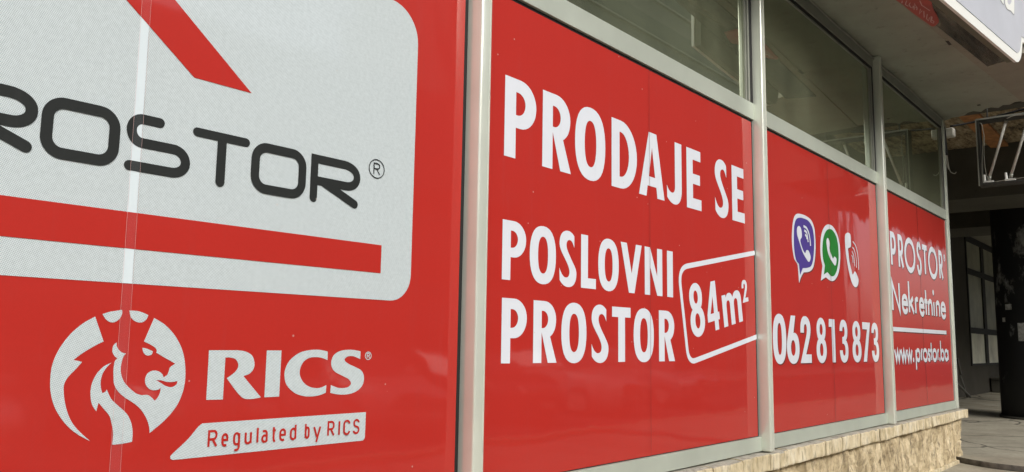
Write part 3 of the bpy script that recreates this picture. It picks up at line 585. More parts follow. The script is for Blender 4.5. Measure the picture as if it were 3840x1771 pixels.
# ------------------------------------------------------------------ printed film panels
def panel(i, label, wx1=0, y=-.0002):
    a, c_ = BAYS[i]
    t = thing('advertising_panel', label, 'advertising panel', 'red film advertising panels on the shopfront')
    # slightly rippled film sheet
    nx, nz = 60, 40; v = []
    for ix in range(nx+1):
        for iz in range(nz+1):
            x = a+(c_-a)*ix/nx; z = ZB+(ZT-ZB)*iz/nz
            v.append((x, 0, z))
    f = [(p*(nz+1)+q, (p+1)*(nz+1)+q, (p+1)*(nz+1)+q+1, p*(nz+1)+q+1) for p in range(nx) for q in range(nz)]
    link('red_film', mesh_from(v, f, 'film', True), M['red'], t)
    return t
def rounded(x0, x1, z0, z1, r, r2=None):
    r2 = r2 or r
    return path('M%f %f L%f %f h%f %f L%f %f v%f %f L%f %f h%f %f L%f %f v%f %f' % (x0+r, z0, x1-r, z0, x1, z0+r, x1, z1-r2, x1-r2, z1, x0+r2, z1, x0, z1-r2, x0, z0+r, x0+r, z0), 10)[0]

# --- panel one: logo board
t = panel(0, 'leftmost red film panel with white rounded logo box and lion emblem above a ribbon')
Y1, Y2, Y3 = -.0016, -.0032, -.0068
p = Print(Y1); p.fill([rounded(-.06, 2.665, 1.683, 3.10, .125, .17)]); logo = p.build('logo_box', M['white_perf'], t)
p = Print(Y2); p.fill([[(.13, 1.803), (2.478, 1.803), (2.478, 1.930), (.13, 1.930)]]); p.build('red_bar', M['red'], logo)
p = Print(Y2); p.fill([[(1.774, 2.466), (1.530, 2.466), (1.258, 2.678), (.95, 2.915), (.82, 2.915), (.40, 2.59), (.16, 2.59), (.78, 3.06), (1.02, 3.06), (1.435, 2.738)]]); p.build('roof_mark', M['red'], logo)
p = Print(Y2); wv = .0375; zt, zb, zm = 2.2605, 2.0925, 2.168
def logoR(x0):
    for q in path('M%f %f L%f %f L%f %f h%f %f L%f %f v%f %f L%f %f M%f %f L%f %f' % (x0+.018, zb, x0+.018, zt, x0+.175, zt, x0+.247, zt-.045, x0+.247, zm+.042, x0+.19, zm, x0+.018, zm, x0+.06, zm, x0+.238, zb+.002), 8): p.stroke(q, wv, False, True)
def logoP(x0):
    for q in path('M%f %f L%f %f L%f %f h%f %f L%f %f v%f %f L%f %f' % (x0+.018, zb, x0+.018, zt, x0+.175, zt, x0+.24, zt-.045, x0+.24, zm+.042, x0+.18, zm, x0+.018, zm), 8): p.stroke(q, wv, False, True)
def logoO(x0, x1):
    p.stroke(clean(rounded(x0+.018, x1-.018, zb, zt, .052)), wv, True)
logoP(.46); logoR(.742); logoO(1.019, 1.272)
for q in path('M1.412 2.2655 L1.352 2.2655 h1.312 2.225 v1.352 2.180 L1.468 2.180 h1.518 2.135 v1.468 2.0935 L1.312 2.0935', 8): p.stroke(q, .036, False, True)
p.stroke([(1.556, 2.263), (1.762, 2.263)], .034, False, True); p.stroke([(1.660, 2.25), (1.660, 2.090)], .038, False, True)
logoO(1.79, 2.049); logoR(2.074)
registered(p, 2.432, 2.2745, .047, .0445, .0045)
p.build('logo_lettering', M['charcoal'], logo)
p = Print(Y1)
for nme in ('crescent', 'crown_a', 'crown_b', 'eye', 'mane'): p.fill([cr_loop(TR[nme])])
p.fill([cr_loop(TR['face']), cr_loop(TR['tongue'])])
p.build('lion_emblem', M['white_perf'], t)
p = Print(Y1)
for nme in 'RICS': p.fill([cr_loop(TR[nme])])
registered(p, 2.4254, 1.4345, .0185, .018, .0036)
p.build('lettering', M['white_perf'], t)
p = Print(Y1); p.fill([path('M1.652 1.191 L2.424 1.191 L2.4235 1.088 v2.409 1.0705 L1.552 1.0705 C1.535 1.071 1.532 1.082 1.541 1.090 C1.56 1.107 1.585 1.125 1.60 1.140 C1.625 1.165 1.63 1.18 1.652 1.191', 8)[0]])
rb = p.build('ribbon', M['white_perf'], t)
tag_pos = [(1.6729, 1.7175), (1.729, 1.7616), (1.7781, 1.8115), (1.8265, 1.8622), (1.8778, 1.8903), (1.9003, 1.9332), (1.947, 1.9702), (1.9816, 2.0173), (2.0304, 2.0664), (2.103, 2.1307), (2.1445, 2.1855), (2.2155, 2.2576), (2.2769, 2.2811), (2.2976, 2.34), (2.3521, 2.3924)]
for wd, k0 in (('Regulated', 0), ('by', 9), ('RICS', 11)):
    p = Print(Y2)
    for q, chh in enumerate(wd):
        x0, x1 = tag_pos[k0+q]; mono(p, chh, x0, x1, 1.1010, .0635, .0088, DN)
    p.build('tagline_word', M['red'], rb)
sL = lambda z: 1.312+(2.7-z)*.0067; sR = lambda z: 1.345+(2.7-z)*.0088
p = Print(Y3); p.fill([[(sL(ZB), ZB), (sR(ZB), ZB), (sR(ZT), ZT), (sL(ZT), ZT)]]); p.build('overlap_strip', M['overlap'], t)
p = Print(Y1-.0007); p.fill([[(sL(1.683), 1.683), (sR(1.683), 1.683), (sR(3.1), 3.1), (sL(3.1), 3.1)]]); p.build('double_layer', M['white_double'], t)
p = Print(Y3-.0004); p.fill([[(sL(ZB)-.0003, ZB), (sL(ZB)+.0004, ZB), (sL(ZT)+.0004, ZT), (sL(ZT)-.0003, ZT)]]); p.fill([[(sR(ZB)-.0003, ZB), (sR(ZB)+.0003, ZB), (sR(ZT)+.0003, ZT), (sR(ZT)-.0003, ZT)]]); p.build('film_edge', M['edge'], t)

# --- panel two: for-sale text
t = panel(1, 'red film panel second from the left, reading PRODAJE SE in heavy white capitals')
p = Print(Y1); row(p, [('P', 3.322, 3.599), ('R', 3.659, 3.939), ('O', 3.98, 4.31), ('D', 4.383, 4.693), ('A', 4.718, 5.060), ('J', 5.094, 5.312), ('E', 5.388, 5.618), ('S', 5.847, 6.082), ('E', 6.150, 6.383)], 2.504, 2.955)
p.build('heading', M['white'], t)
p = Print(Y1); row(p, [('P', 3.321, 3.523), ('O', 3.556, 3.798), ('S', 3.832, 4.002), ('L', 4.049, 4.208), ('O', 4.233, 4.467), ('V', 4.491, 4.749), ('N', 4.787, 5.021), ('I', 5.087, 5.169)], 1.834, 2.156)
p.build('second_line', M['white'], t)
p = Print(Y1); row(p, [('P', 3.326, 3.538), ('R', 3.596, 3.812), ('O', 3.856, 4.109), ('S', 4.163, 4.348), ('T', 4.389, 4.607), ('O', 4.644, 4.901), ('R', 4.969, 5.189)], 1.393, 1.737)
p.build('third_line', M['white'], t)
p = Print(Y1)
ang = R(9.9); ca, sa = math.cos(ang), math.sin(ang)
rot = lambda u, v, ox=5.5, oz=1.5625: (ox+u*ca-v*sa, oz+u*sa+v*ca)
p.stroke(path('M6.567 2.279 L5.38 2.071 C5.30 2.056 5.262 2.01 5.274 1.93 L5.366 1.478 C5.378 1.415 5.42 1.383 5.49 1.396 L6.567 1.583', 9)[0], .0375)
gl = lambda ch, u0, u1, h, v0=0: glyph(p, ch, lambda a_, b_: rot(u0+a_*(u1-u0), v0+b_*h))
gl('8', -.058, .168, .385); gl('4', .215, .415, .372); gl('m', .478, .822, .372); gl('2', .85, .962, .178, .143)
p.build('area_box', M['white'], t)
p = Print(Y3); p.fill([[(4.848, ZB), (4.851, ZB), (4.851, ZT), (4.848, ZT)]]); p.build('film_edge', M['shadow_red'], t)

# --- panel three: phone number and call symbols
t = panel(2, 'red film panel with violet, green and white call symbols above a phone number')
digits = [('0', 6.902, 7.199), ('6', 7.210, 7.505), ('2', 7.525, 7.804), ('8', 7.936, 8.213), ('1', 8.289, 8.462), ('3', 8.592, 8.854), ('8', 8.985, 9.28), ('7', 9.335, 9.611), ('3', 9.643, 9.906)]
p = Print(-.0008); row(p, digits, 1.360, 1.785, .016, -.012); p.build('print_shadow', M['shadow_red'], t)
p = Print(Y1); row(p, digits, 1.360, 1.785); p.build('phone_number', M['white'], t)
for nm, o1, i1, ph, mc, arcs in (('chat_bubble', 'viber_out', 'viber_in', 'viber_phone', 'violet', ('va1', 'va2', 'va3')), ('round_bubble', 'wa_out', 'wa_in', 'wa_phone', 'green', ())):
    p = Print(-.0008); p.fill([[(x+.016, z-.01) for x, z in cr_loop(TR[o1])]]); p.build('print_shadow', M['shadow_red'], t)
    p = Print(Y1); p.fill([cr_loop(TR[o1])]); g_ = p.build(nm, M['white'], t)
    p = Print(Y2); p.fill([cr_loop(TR[i1])]); p.build('fill', M[mc], g_)
    p = Print(Y2-.0015); p.fill([cr_loop(TR[ph])])
    for a_ in arcs: p.stroke(smooth_path(TR[a_], 5), .022)
    p.build('receiver', M['white'], g_)
p = Print(-.0008); p.fill([[(x+.016, z-.01) for x, z in cr_loop(TR['ph'])]]); p.build('print_shadow', M['shadow_red'], t)
p = Print(Y1); p.fill([cr_loop(TR['ph'])])
for a_ in ('pa1', 'pa2', 'pa3', 'pa4'): p.stroke(smooth_path(TR[a_], 5), .016)
p.build('receiver', M['white'], t)
p = Print(Y3); p.fill([[(8.384, ZB), (8.390, ZB), (8.390, ZT), (8.384, ZT)]]); p.build('film_edge', M['shadow_red'], t)

# --- panel four: agency name
t = panel(3, 'red film panel at the far right corner, reading Nekretnine over a white line')
def agency(p, dx, dz):
    for ch, x0, x1 in (('P', 10.515, 10.765), ('R', 10.836, 11.09), ('O', 11.122, 11.63), ('S', 11.70, 11.955), ('T', 11.965, 12.275), ('O', 12.294, 12.80), ('R', 12.89, 13.135)):
        mono(p, ch, x0, x1, 2.48, .435, .070, ML, dx, dz)
    for ch, x0, x1 in (('N', 10.478, 10.845), ('e', 10.905, 11.175), ('k', 11.215, 11.475), ('r', 11.51, 11.69), ('e', 11.72, 11.98), ('t', 11.975, 12.155), ('n', 12.17, 12.41), ('i', 12.45, 12.53), ('n', 12.59, 12.83), ('e', 12.87, 13.165)):
        mono(p, ch, x0-.018, x1+.018, 1.935, .395 if ch == 'N' else .245, .062, ML, dx, dz)
    for ch, x0, x1 in (('w', 10.497, 10.765), ('w', 10.765, 11.03), ('w', 11.03, 11.285), ('.', 11.30, 11.36), ('p', 11.44, 11.655), ('r', 11.69, 11.79), ('o', 11.80, 12.02), ('s', 12.04, 12.17), ('t', 12.155, 12.295), ('o', 12.295, 12.515), ('r', 12.55, 12.65), ('.', 12.655, 12.715), ('b', 12.74, 12.945), ('a', 12.965, 13.175)):
        mono(p, ch, x0-.01, x1+.01, 1.342, .172, .048, ML, dx, dz)
    p.fill([[(10.49+dx, 1.712+dz), (13.14+dx, 1.722+dz), (13.14+dx, 1.772+dz), (10.49+dx, 1.762+dz)]])
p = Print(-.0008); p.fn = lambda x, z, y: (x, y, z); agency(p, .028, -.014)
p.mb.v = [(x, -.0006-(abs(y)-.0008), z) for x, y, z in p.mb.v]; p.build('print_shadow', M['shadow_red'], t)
p = Print(-.0028); agency(p, 0, 0); p.build('lettering', M['white'], t)
p = Print(-.0028); registered(p, 13.245, 2.83, .052, .05, .010); p.build('registered_mark', M['white'], t)
# buckled seam of the film
b = MB(); xs = smooth_path([(11.83, 3.40), (11.85, 2.9), (11.875, 2.2), (11.87, 1.5), (11.92, 1.15), (11.93, .80)], 6)
v = [(x, -.0034 - (.016*math.exp(-((z-1.1)/.35)**2)), z) for x, z in xs]
b.add([(x-.004, -.003, z) for x, y, z in v]+v+[(x+.11, -.003, z) for x, y, z in v], [(i, i+1, len(v)+i+1, len(v)+i) for i in range(len(v)-1)]+[(len(v)+i, len(v)+i+1, 2*len(v)+i+1, 2*len(v)+i) for i in range(len(v)-1)])
seam = MB(); seam.add([(x-.014, -.0032, z) for x, y, z in v]+[(x-.004, -.0032, z) for x, y, z in v], [(i, i+1, len(v)+i+1, len(v)+i) for i in range(len(v)-1)]); seam.build('film_edge', M['shadow_red'], t)

# ------------------------------------------------------------------ canopy over the pavement
can = thing('canopy', 'grimy plastered concrete canopy slab over the pavement along the shopfront', 'canopy')
ZC = 4.97
crease = lambda x: -.70-.0861*(x-8.5)
def slab(pts, z0, z1, name, m_, parent):
    n = len(pts); v = [(x, y, z0) for x, y in pts]+[(x, y, z1) for x, y in pts]
    f = [tuple(range(n)), tuple(range(n, 2*n))[::-1]]+[(i, (i+1) % n, n+(i+1) % n, n+i) for i in range(n)]
    me = mesh_from(v, f, name); bm = bmesh.new(); bm.from_mesh(me); bmesh.ops.recalc_face_normals(bm, faces=bm.faces); bm.to_mesh(me); bm.free()
    return link(name, me, m_, parent)
random.seed(3)
endl = [(13.66+(13.17-13.66)*i/14+random.uniform(-.13, .05)*(1 if 0 < i < 14 else 0), 0-1.1*i/14) for i in range(15)]
slab([(-9, .0)]+[(endl[0][0], .0)]+endl[1:-1]+[(13.17, crease(13.17)), (1.6, crease(1.6)), (-9, -.1)], ZC, 5.2, 'inner_soffit', M['soffit'], can)
slab([(-9, -.104), (1.6, crease(1.6)-.004), (13.17, crease(13.17)-.004), (13.30, -2.02), (11.12, -1.80), (10.94, -1.395), (8.0, -1.09), (1.5, -.43), (-9, -.25)], ZC-.012, 5.21, 'outer_soffit', M['soffit_brown'], can)
# broken slit and nail heads in the soffit
b = MB(); b.box(10.0, 10.16, -.855, -.825, ZC-.014, ZC-.002); b.build('slot', M['black'], can); b = MB(); b.box(13.0, 13.04, -.62, -.58, ZC-.006, ZC-.001); b.build('anchor_hole', M['black'], can)

# ------------------------------------------------------------------ big shop sign hung at the canopy edge
sg = thing('fascia_sign', 'pale lavender fascia sign with thick white border at top right', 'sign')
P0 = Vector((10.345, -1.435, 4.70)); E0 = Vector((.99480, -.10181, 0)).normalized(); NO = Vector((E0.y, -E0.x, 0))  # NO faces away; front is +NO direction towards street
if NO.y > 0: NO = -NO
SF = lambda x, z, y: tuple(P0+E0*x*.932+Vector((0, 0, z*.932))+NO*(-y))
outer = path('M-2.75 0 L.04 0 C.13 0 .20 .03 .28 .11 C.34 .18 .36 .25 .385 .30 L.40 .335 L.55 .36 C.75 .40 .9 .5 1.0 .7 L1.2 1.5 L-2.75 1.5', 8)[0]
inner = path('M-2.63 .118 L.06 .118 C.13 .12 .19 .14 .245 .20 C.30 .27 .325 .33 .345 .395 L.50 .41 C.70 .45 .82 .56 .9 .76 L1.05 1.38 L-2.63 1.38', 8)[0]
def extr(loop, y0, y1, name, m_, par):
    l = clean(loop); n = len(l)
    tri = tessellate_polygon([[Vector((p_[0], p_[1], 0)) for p_ in l]])
    v = [SF(x, z, y0) for x, z in l]+[SF(x, z, y1) for x, z in l]
    f = [tuple(q) for q in tri]+[tuple(n+i for i in q[::-1]) for q in tri]+[(i, (i+1) % n, n+(i+1) % n, n+i) for i in range(n)]
    me = mesh_from(v, f, name); bm = bmesh.new(); bm.from_mesh(me); bmesh.ops.recalc_face_normals(bm, faces=bm.faces); bm.to_mesh(me); bm.free(); return link(name, me, m_, par)
extr(outer, .03, -.0, 'border', M['sign_white'], sg)
extr(inner, -.0005, -.006, 'face', M['sign_face'], sg)
pr = Print(-.0075, SF)
aout = [(-.30, .66), (-.28, .604), (-.22, .575), (-.13, .587), (-.068, .596), (-.003, .590), (.066, .598), (.10, .70), (.125, .85), (.13, 1.08), (-.05, 1.12), (-.22, 1.08), (-.31, .9)]
ahole = [(-.185, .70), (-.165, .656), (-.108, .66), (-.047, .70), (-.013, .745), (.0, .90), (-.08, .97), (-.17, .92)]
iout = [(-.48, .63), (-.44, .600), (-.36, .590), (-.345, .62), (-.37, .8), (-.40, 1.0), (-.52, 1.0), (-.50, .8)]
def grow(l, d):
    cx = sum(p_[0] for p_ in l)/len(l); cz = sum(p_[1] for p_ in l)/len(l)
    return [(x+(x-cx)/math.hypot(x-cx, z-cz)*d, z+(z-cz)/math.hypot(x-cx, z-cz)*d) for x, z in l]
pr.fill([cr_loop(grow(aout, .016))]); pr.fill([cr_loop(grow(iout, .014))], .0002); pr.build('letter_outline', M['outline_grey'], sg)
pr = Print(-.0095, SF); pr.fill([cr_loop(aout), cr_loop(ahole)]); pr.fill([cr_loop(iout)]); pr.build('lettering', M['sign_white'], sg)
pr = Print(-.0098, SF); pr.fill([cr_loop(ahole)]); pr.build('letter_counter', M['sign_face'], sg)
# metal box carrying the sign
extr(grow(outer, -.02), .0301, .10, 'back_panel', M['sign_back'], sg)
slab([(1.5, -.30), (8.0, -.735), (11.17, -1.034), (11.03, -1.40), (8.0, -1.085), (1.5, -.425)], 4.94, 4.9575, 'sheet_lining', M['box_bottom'], can)

rs = thing('red_shop_sign', 'small red scalloped sign with pink lettering under the canopy edge', 'sign')
RS = [(8.0, -.765), (8.215, -.776), (8.351, -.795), (8.573, -.812), (8.834, -.842), (9.009, -.864), (9.121, -.876), (9.14, -.9), (9.1, -.938), (9.023, -.971), (8.88, -.988), (8.695, -.999), (8.562, -1.015), (8.422, -1.044), (8.3, -1.09), (8.0, -1.02)]
RF = lambda x, z, y: (x*K, -2.84+(z+2.84)*K, 4.925+y)
K = 3.43/3.35
RS = [(x*K, -2.84+(y+2.84)*K) for x, y in RS]
l = cr_loop([(q[0], q[1], 1) if i in (0, 15) else q for i, q in enumerate(RS)], 4)
slab([(x, y) for x, y in clean(l)], 4.925, 4.9385, 'board', M['sign_red'], rs)
pr = Print(-.0015, RF)
for sx in ([(8.25, -.821), (8.315, -.801)], [(8.276, -.854), (8.369, -.818), (8.43, -.83)], [(8.348, -.869), (8.391, -.846), (8.469, -.841), (8.501, -.855), (8.453, -.873), (8.451, -.858)], [(8.551, -.852), (8.388, -.896), (8.525, -.886), (8.575, -.871)], [(8.519, -.866), (8.498, -.893)], [(8.571, -.906), (8.706, -.86), (8.625, -.908)], [(8.644, -.919), (8.819, -.88)], [(8.746, -.926), (8.871, -.89), (8.94, -.892), (8.852, -.922)], [(8.834, -.942), (8.993, -.902), (9.048, -.915), (8.992, -.931), (8.94, -.921), (8.85, -.948)], [(8.352, -.953), (8.483, -.939), (8.671, -.968)]):
    pr.stroke(sx, .0085)
pr.build('lettering', M['sign_pink'], rs)

# ------------------------------------------------------------------ cable clipped along the header
pts = [(x, -.034, 4.945+.010*math.sin(x*1.7)-.012*(1 if int(x*1.1) % 2 else 0)) for x in [5+.35*i for i in range(25)]]+[(13.5, -.04, 4.93), (13.56, -.05, 4.80)]
b = MB(); b.tube(smooth_path(pts, 3), .0065, 6); tag(b.build('power_cable', M['cable'], None, smooth=True), 'thin grey cable running along the top of the shopfront under the soffit', 'cable')

# ------------------------------------------------------------------ junction box and loose wires at the corner
jb = thing('junction_box', 'small yellowed junction box at the top corner of the shopfront', 'junction box')
b = MB(); b.box(13.58, 13.71, -.15, -.03, 4.70, 4.84); b.build('housing', M['white_plastic'], jb, .022, True, 3)
b = MB(); b.box(13.57, 13.582, -.135, -.045, 4.715, 4.825); b.build('cover', M['white_plastic'], jb, .004)
b = MB(); b.tube(smooth_path([(13.58, -.02, 4.86), (13.57, -.03, 4.6), (13.58, -.035, 4.42)], 5), .022, 7); b.tube(smooth_path([(13.6, -.10, 4.86), (13.7, -.4, 4.90), (13.62, -.8, 4.93), (13.5, -1.3, 4.965)], 5), .016, 6)
tag(b.build('black_cable', M['rubber'], None, smooth=True), 'thick black cable hanging beside the junction box at the shopfront corner', 'cable')
b = MB(); b.tube(smooth_path([(13.58, -.04, 4.45), (13.585, -.05, 4.28), (13.6, -.07, 4.17), (13.61, -.12, 4.13), (13.6, -.15, 4.15)], 6), .0055, 6); b.tube(smooth_path([(13.575, -.03, 4.46), (13.57, -.035, 4.3), (13.59, -.05, 4.2)], 6), .004, 6)
tag(b.build('loose_wire', M['white_plastic'], None, smooth=True), 'pale loose wires dangling below the black cable at the corner', 'wire')

# ------------------------------------------------------------------ gutted light box hung across the pavement
lb = thing('light_box', 'open metal light box frame with bare tubes hung at the end of canopy', 'light box')
XL = 13.5
b = MB()
b.box(XL, XL+.20, -.50, -.455, 3.885, 4.885); b.box(XL, XL+.20, -1.86, -1.815, 3.885, 4.885)
b.box(XL, XL+.20, -1.815, -.50, 4.845, 4.885); b.box(XL, XL+.20, -1.815, -.50, 3.885, 3.925)
b.build('frame', M['dark_metal'], lb, .004)
b = MB(); b.box(XL-.004, XL+.0, -1.86, -.455, 4.868, 4.89); b.box(XL-.004, XL, -.47, -.455, 3.885, 4.868); b.build('edge_strip', M['alu_dull'], lb)
for a, c_ in (((-.58, 3.98), (-.845, 4.82)), ((-.855, 3.985), (-1.13, 4.83)), ((-1.2, 3.985), (-1.45, 4.82))):
    b = MB(); b.tube([(XL+.06, a[0], a[1]), (XL+.06, c_[0], c_[1])], .019, 12)
    tb = b.build('fluorescent_tube', M['white_plastic'], lb, smooth=True)
    b = MB(); b.tube([(XL+.06, a[0], a[1]-.01), (XL+.06, a[0]+(c_[0]-a[0])*.05, a[1]+.045)], .024, 10); b.build('end_cap', M['alu_dull'], tb, smooth=True); b = MB(); b.tube([(XL+.06, c_[0], c_[1]+.01), (XL+.06, c_[0]-(c_[0]-a[0])*.04, c_[1]-.035)], .024, 10); b.build('end_cap', M['alu_dull'], tb, smooth=True)
    b = MB(); b.box(XL+.02, XL+.10, a[0]-.06, a[0]+.07, 3.925, 3.955); b.tube([(XL+.04, a[0]+.05, 3.95), (XL+.04, a[0]+.055, 4.05)], .018, 8); b.build('holder', M['sign_white'], lb)
b = MB(); b.tube(smooth_path([(XL+.02, -.50, 4.83), (XL, -.54, 4.80), (XL, -.545, 4.74), (XL, -.56, 4.6), (XL, -.545, 4.3), (XL, -.56, 4.05), (XL, -.6, 3.95)], 5), .0045, 5)
b.tube(smooth_path([(XL, -.555, 4.62), (XL, -.52, 4.3), (XL, -.51, 4.0), (XL+.01, -.55, 3.93), (XL, -.8, 3.935), (XL, -1.1, 3.95)], 5), .0045, 5)
b.tube(smooth_path([(XL, -.86, 4.83), (XL, -.95, 4.86), (XL, -1.1, 4.85)], 5), .006, 5); b.build('wiring', M['cable'], lb, smooth=True)
for yy in (-1.75, -1.1, -.6):
    b = MB(); b.tube([(XL+.1, yy, 4.88), (XL+.1, yy, 5.6)], .012, 6); b.build('hanger', M['dark_metal'], lb)

# ------------------------------------------------------------------ covered passage beyond the shop
ps = thing('passage_building', 'dark building over the covered passage, with rough ceiling and beams', 'building')
b = MB(); b.box(13.62, 26.5, -2.6, 12, 5.6, 5.75); b.build('rough_ceiling', M['woodwool'], ps)
b = MB(); b.box(26.5, 60, -2.6, 12, 5.5, 5.75); b.build('far_ceiling', M['soffit_brown'], ps)
b = MB(); b.box(13.62, 60, -2.6, 12, 5.76, 14); b.build('upper_storey', M['wall_plaster'], ps)
b = MB(); b.box(18.6, 20.4, -2.55, 11, 4.55, 5.599); b.build('beam', M['concrete_dark'], ps)
b = MB(); b.box(24.6, 26.6, -2.55, 11, 4.75, 5.499); b.build('beam', M['concrete_dark'], ps)
b = MB(); b.box(18.6, 60, -4.6, -2.76, 5.3, 14); b.build('added_overhang', M['concrete_dark'], ps)  # unseen overhang added to cut the daylight reaching the passage
b = MB(); b.box(13.62, 60, -2.75, -2.45, 5.15, 5.9); b.build('edge_beam', M['concrete_dark'], ps)
b = MB(); b.box(13.75, 18.55, -.12, .18, 5.52, 5.57); b.build('timber_board', M['board'], ps)
b = MB(); b.box(14.7, 15.0, -2.4, 3, 5.35, 5.6); b.build('joist', M['concrete_dark'], ps)

fw_ = thing('arcade_wall', 'dark stone clad wall with tall dusty windows at the back of the passage', 'wall')
b = MB(); b.box(24, 31.7, 3.3, 3.6, 0, 5.5); b.box(31.7, 60, 3.3, 3.6, 0, .98); b.box(31.7, 60, 3.3, 3.6, 5.35, 5.5); b.box(39, 60, 3.3, 3.6, .98, 5.35); b.build('cladding', M['far_wall'], fw_)
b = MB()
for z in (.98, 2.08, 4.12, 5.27): b.box(31.7, 39, 3.26, 3.34, z, z+(.20 if z > 2 else .07))
for x in (31.7, 34.2, 36.9, 38.7): b.box(x, x+.45 if x > 32 else x+.12, 3.262, 3.338, .98, 5.35)
b.build('window_frame', M['black'], fw_)
for x0, x1 in ((31.8, 34.2), (34.65, 36.9), (37.35, 38.7)):
    for z0, z1 in ((1.05, 2.08), (2.28, 4.12), (4.32, 5.27)):
        b = MB(); b.box(x0+.02, x1, 3.31, 3.33, z0, z1); b.build('window_pane', M['pane_pale'] if z0 < 2 and x0 < 37 else M['pane_olive'], fw_)
b = MB(); b.box(60, 60.3, -3, 12, 0, 14); b.build('end_wall', M['far_wall'], fw_)
b = MB(); b.box(13.6, 60, 11.6, 12, 0, 5.6); b.build('back_wall', M['far_wall'], fw_)
st = MB(); st.box(34.6, 37.6, 2.55, 3.25, 0, .46); st.box(34.5, 37.7, 2.5, 3.25, .46, .54)
tag(st.build('stone_step', M['concrete_dark'], None, .03), 'low stone block against the dark wall under the windows', 'step')

pc = thing('round_pillar', 'thick round pillar in black paint with torn posters at right edge', 'pillar')
b = MB(); cx_, cy_ = 22.35, -.1; n = 48
b.tube([(cx_, cy_, z) for z in (0, 1, 2, 3, 4, 5, 5.6)], 1.0, n); b.build('shaft', M['pillar'], pc, smooth=True)
b = MB(); b.tube([(cx_, cy_, z) for z in (0, .05)], 1.04, n); b.build('base', M['concrete_dark'], pc, smooth=True)
def bill(ang0, ang1, z0, z1, m_, name='bill'):
    k = 8; v = []
    for i in range(k+1):
        a = ang0+(ang1-ang0)*i/k
        for z in (z0, z1): v.append((cx_+1.006*math.cos(a), cy_+1.006*math.sin(a), z))
    link(name, mesh_from(v, [(2*i, 2*i+1, 2*i+3, 2*i+2) for i in range(k)]), m_, pc)
base = math.atan2(-2.84-cy_, -cx_)
bill(base-.88, base-.70, 2.42, 2.55, M['bill'])
bill(base-.58, base-.2, 1.72, 2.12, M['bill'])
bill(base-1.0, base-.9, 2.15, 2.25, M['bill'])

# bicycle-like chair legs beside the corner: folded metal stand
fs = thing('folding_stand', 'grey tubular metal stand leaning in the dark behind the shop corner', 'stand')
b = MB(); b.tube([(30.3, 3.0, 1.25), (30.4, 2.95, .75)], .035, 6); b.tube([(30.35, 2.95, .7), (30.9, 2.9, .02)], .03, 6); b.tube([(29.6, 3.0, .6), (30.9, 2.8, .02)], .035, 6); b.tube(smooth_path([(29.5, 3.0, .02), (29.4, 3.0, .8), (29.6, 3.0, .95), (29.9, 3.0, .8), (29.85, 3.0, .5), (29.5, 3.0, .35)], 5), .035, 6)
b.v = [(x-.95, y+.22, z) for x, y, z in b.v]; b.build('tube_frame', M['dull_tube'], fs, smooth=True)

# ------------------------------------------------------------------ across the street (seen only in reflections)
def block(name, label, x0, x1, y, z1, wm, gm, floors, pitch, step):
    ob = thing(name, label, 'building')
    b = MB(); b.box(x0, x1, y-9, y, 0, z1); b.build('wall', wm, ob)
    for k in range(floors):
        b = MB(); z = 1+k*step
        x = x0+1.2
        me = None
        b.box(x0+.6, x1-.6, y-.01, y+.05, z, z+step*.42); b.build('window_band', gm, ob)
        b = MB(); b.box(x0, x1, y-.01, y+.25, z-.35, z-.2); b.build('sill_course', M['wall_plaster'], ob)
block('opposite_building', 'low weathered block across the street with banded windows, seen in the film gloss', -30, 34, -24, 13, M['facade_opp'], M['pane_dark'], 4, 3.6, 3.1)
block('added_tower_block', 'tall olive grey tower added out of view along the street to darken window reflections', 35, 110, -32, 46, M['facade_opp'], M['facade_opp2'], 13, 3.6, 3.4)  # unseen tower added to keep the upper pane reflections dark
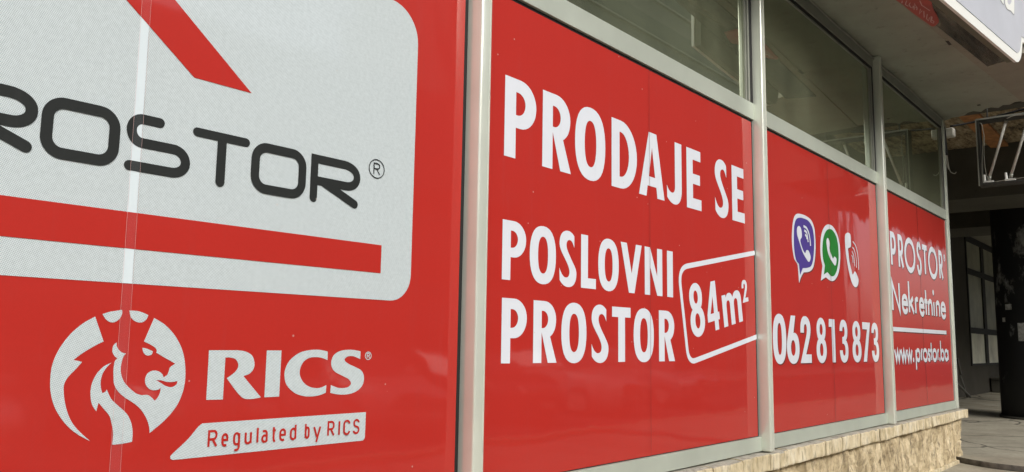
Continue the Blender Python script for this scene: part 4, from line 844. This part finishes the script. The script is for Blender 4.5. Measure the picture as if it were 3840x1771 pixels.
def make_car(x, y, paint, label):
    c_ = thing('parked_car', label, 'car', 'cars parked facing the shopfront', (x, y, -.14))
    # sections along the length (l), nose toward the shop (+y): (l, half width, bottom, beltline, roof)
    sec = [(0, .70, .34, .62, .62), (.10, .80, .24, .74, .74), (.45, .86, .22, .86, .86), (1.05, .89, .22, .96, .97), (1.25, .89, .22, .98, 1.02), (1.85, .88, .22, .99, 1.40), (2.4, .87, .22, 1.0, 1.47), (3.2, .87, .22, 1.0, 1.44), (3.75, .85, .24, 1.0, 1.30), (4.1, .80, .30, .98, 1.0), (4.2, .74, .36, .90, .90)]
    v = []; rings = []
    for l, hw, zb_, zw, zr in sec:
        cw = hw*.72 if zr > zw+.05 else hw*.9
        ring = [(-hw*.92, zb_), (-hw, zb_+.18), (-hw, zw-.16), (-hw*.95, zw), (-cw, zr-.05 if zr > zw+.05 else zw+.01), (-cw*.7, zr+.01), (cw*.7, zr+.01), (cw, zr-.05 if zr > zw+.05 else zw+.01), (hw*.95, zw), (hw, zw-.16), (hw, zb_+.18), (hw*.92, zb_)]
        v += [(a_, -l, z) for a_, z in ring]
    n = 12; f = [(i*n+k, i*n+(k+1) % n, (i+1)*n+(k+1) % n, (i+1)*n+k) for i in range(len(sec)-1) for k in range(n)]+[tuple(range(n))[::-1], tuple((len(sec)-1)*n+k for k in range(n))]
    b = MB(); b.add(v, f); b.build('body', paint, c_, smooth=True)
    def strip(name, pts, m_):
        q = MB(); q.add(pts, [tuple(range(len(pts)))]); q.build(name, m_, c_)
    strip('windscreen', [(-.78, -1.20, 1.03), (.78, -1.20, 1.03), (.60, -1.83, 1.415), (-.60, -1.83, 1.415)], M['pane_dark'])
    for sx in (-1, 1):
        strip('side_window', [(sx*.875, -1.45, 1.03), (sx*.875, -3.6, 1.03), (sx*.655, -3.3, 1.40), (sx*.655, -1.95, 1.38)], M['pane_dark'])
        b = MB(); b.box(sx*.62-.14, sx*.62+.14, -.09, .03, .60, .72); b.build('headlight', M['sign_white'], c_, .02, True)
        b = MB(); b.box(sx*.97-.09, sx*.97+.09, -1.45, -1.30, 1.0, 1.12); b.build('mirror', paint, c_, .02, True)
        for yy in (-.82, -3.35):
            b = MB(); b.tube([(sx*.72, yy, .31), (sx*.90, yy, .31)], .31, 22); w_ = b.build('wheel', M['rubber'], c_, smooth=True)
            b = MB(); b.tube([(sx*.905, yy, .31), (sx*.915, yy, .31)], .20, 18); b.build('rim', M['alu'], w_)
    b = MB(); b.box(-.44, .44, -.04, .035, .58, .72); g_ = b.build('grille', M['black'], c_)
    b = MB()
    for z in (.61, .65, .69): b.box(-.43, .43, .034, .042, z, z+.012)
    b.build('chrome_bars', M['sign_white'], g_)
    b = MB(); b.box(-.26, .26, .02, .04, .36, .47); b.build('number_plate', M['sign_white'], c_)
def paint(name, c): a, n_, b_ = mat(name); b_.inputs['Base Color'].default_value = (*c, 1); b_.inputs['Roughness'].default_value = .3; b_.inputs['Coat Weight'].default_value = .8; return a
for x, c_, nm in ((-.6, (.55, .56, .56), 'silver'), (3.1, (.70, .70, .68), 'white'), (6.3, (.05, .07, .14), 'dark blue'), (10.2, (.60, .60, .58), 'pale grey'), (13.6, (.06, .06, .06), 'black'), (17.0, (.66, .66, .64), 'ivory'), (20.6, (.35, .37, .38), 'mid grey')):
    make_car(x, -7.6, paint(nm+' car paint', c_), nm+' hatchback parked nose to the pavement across from the shopfront')
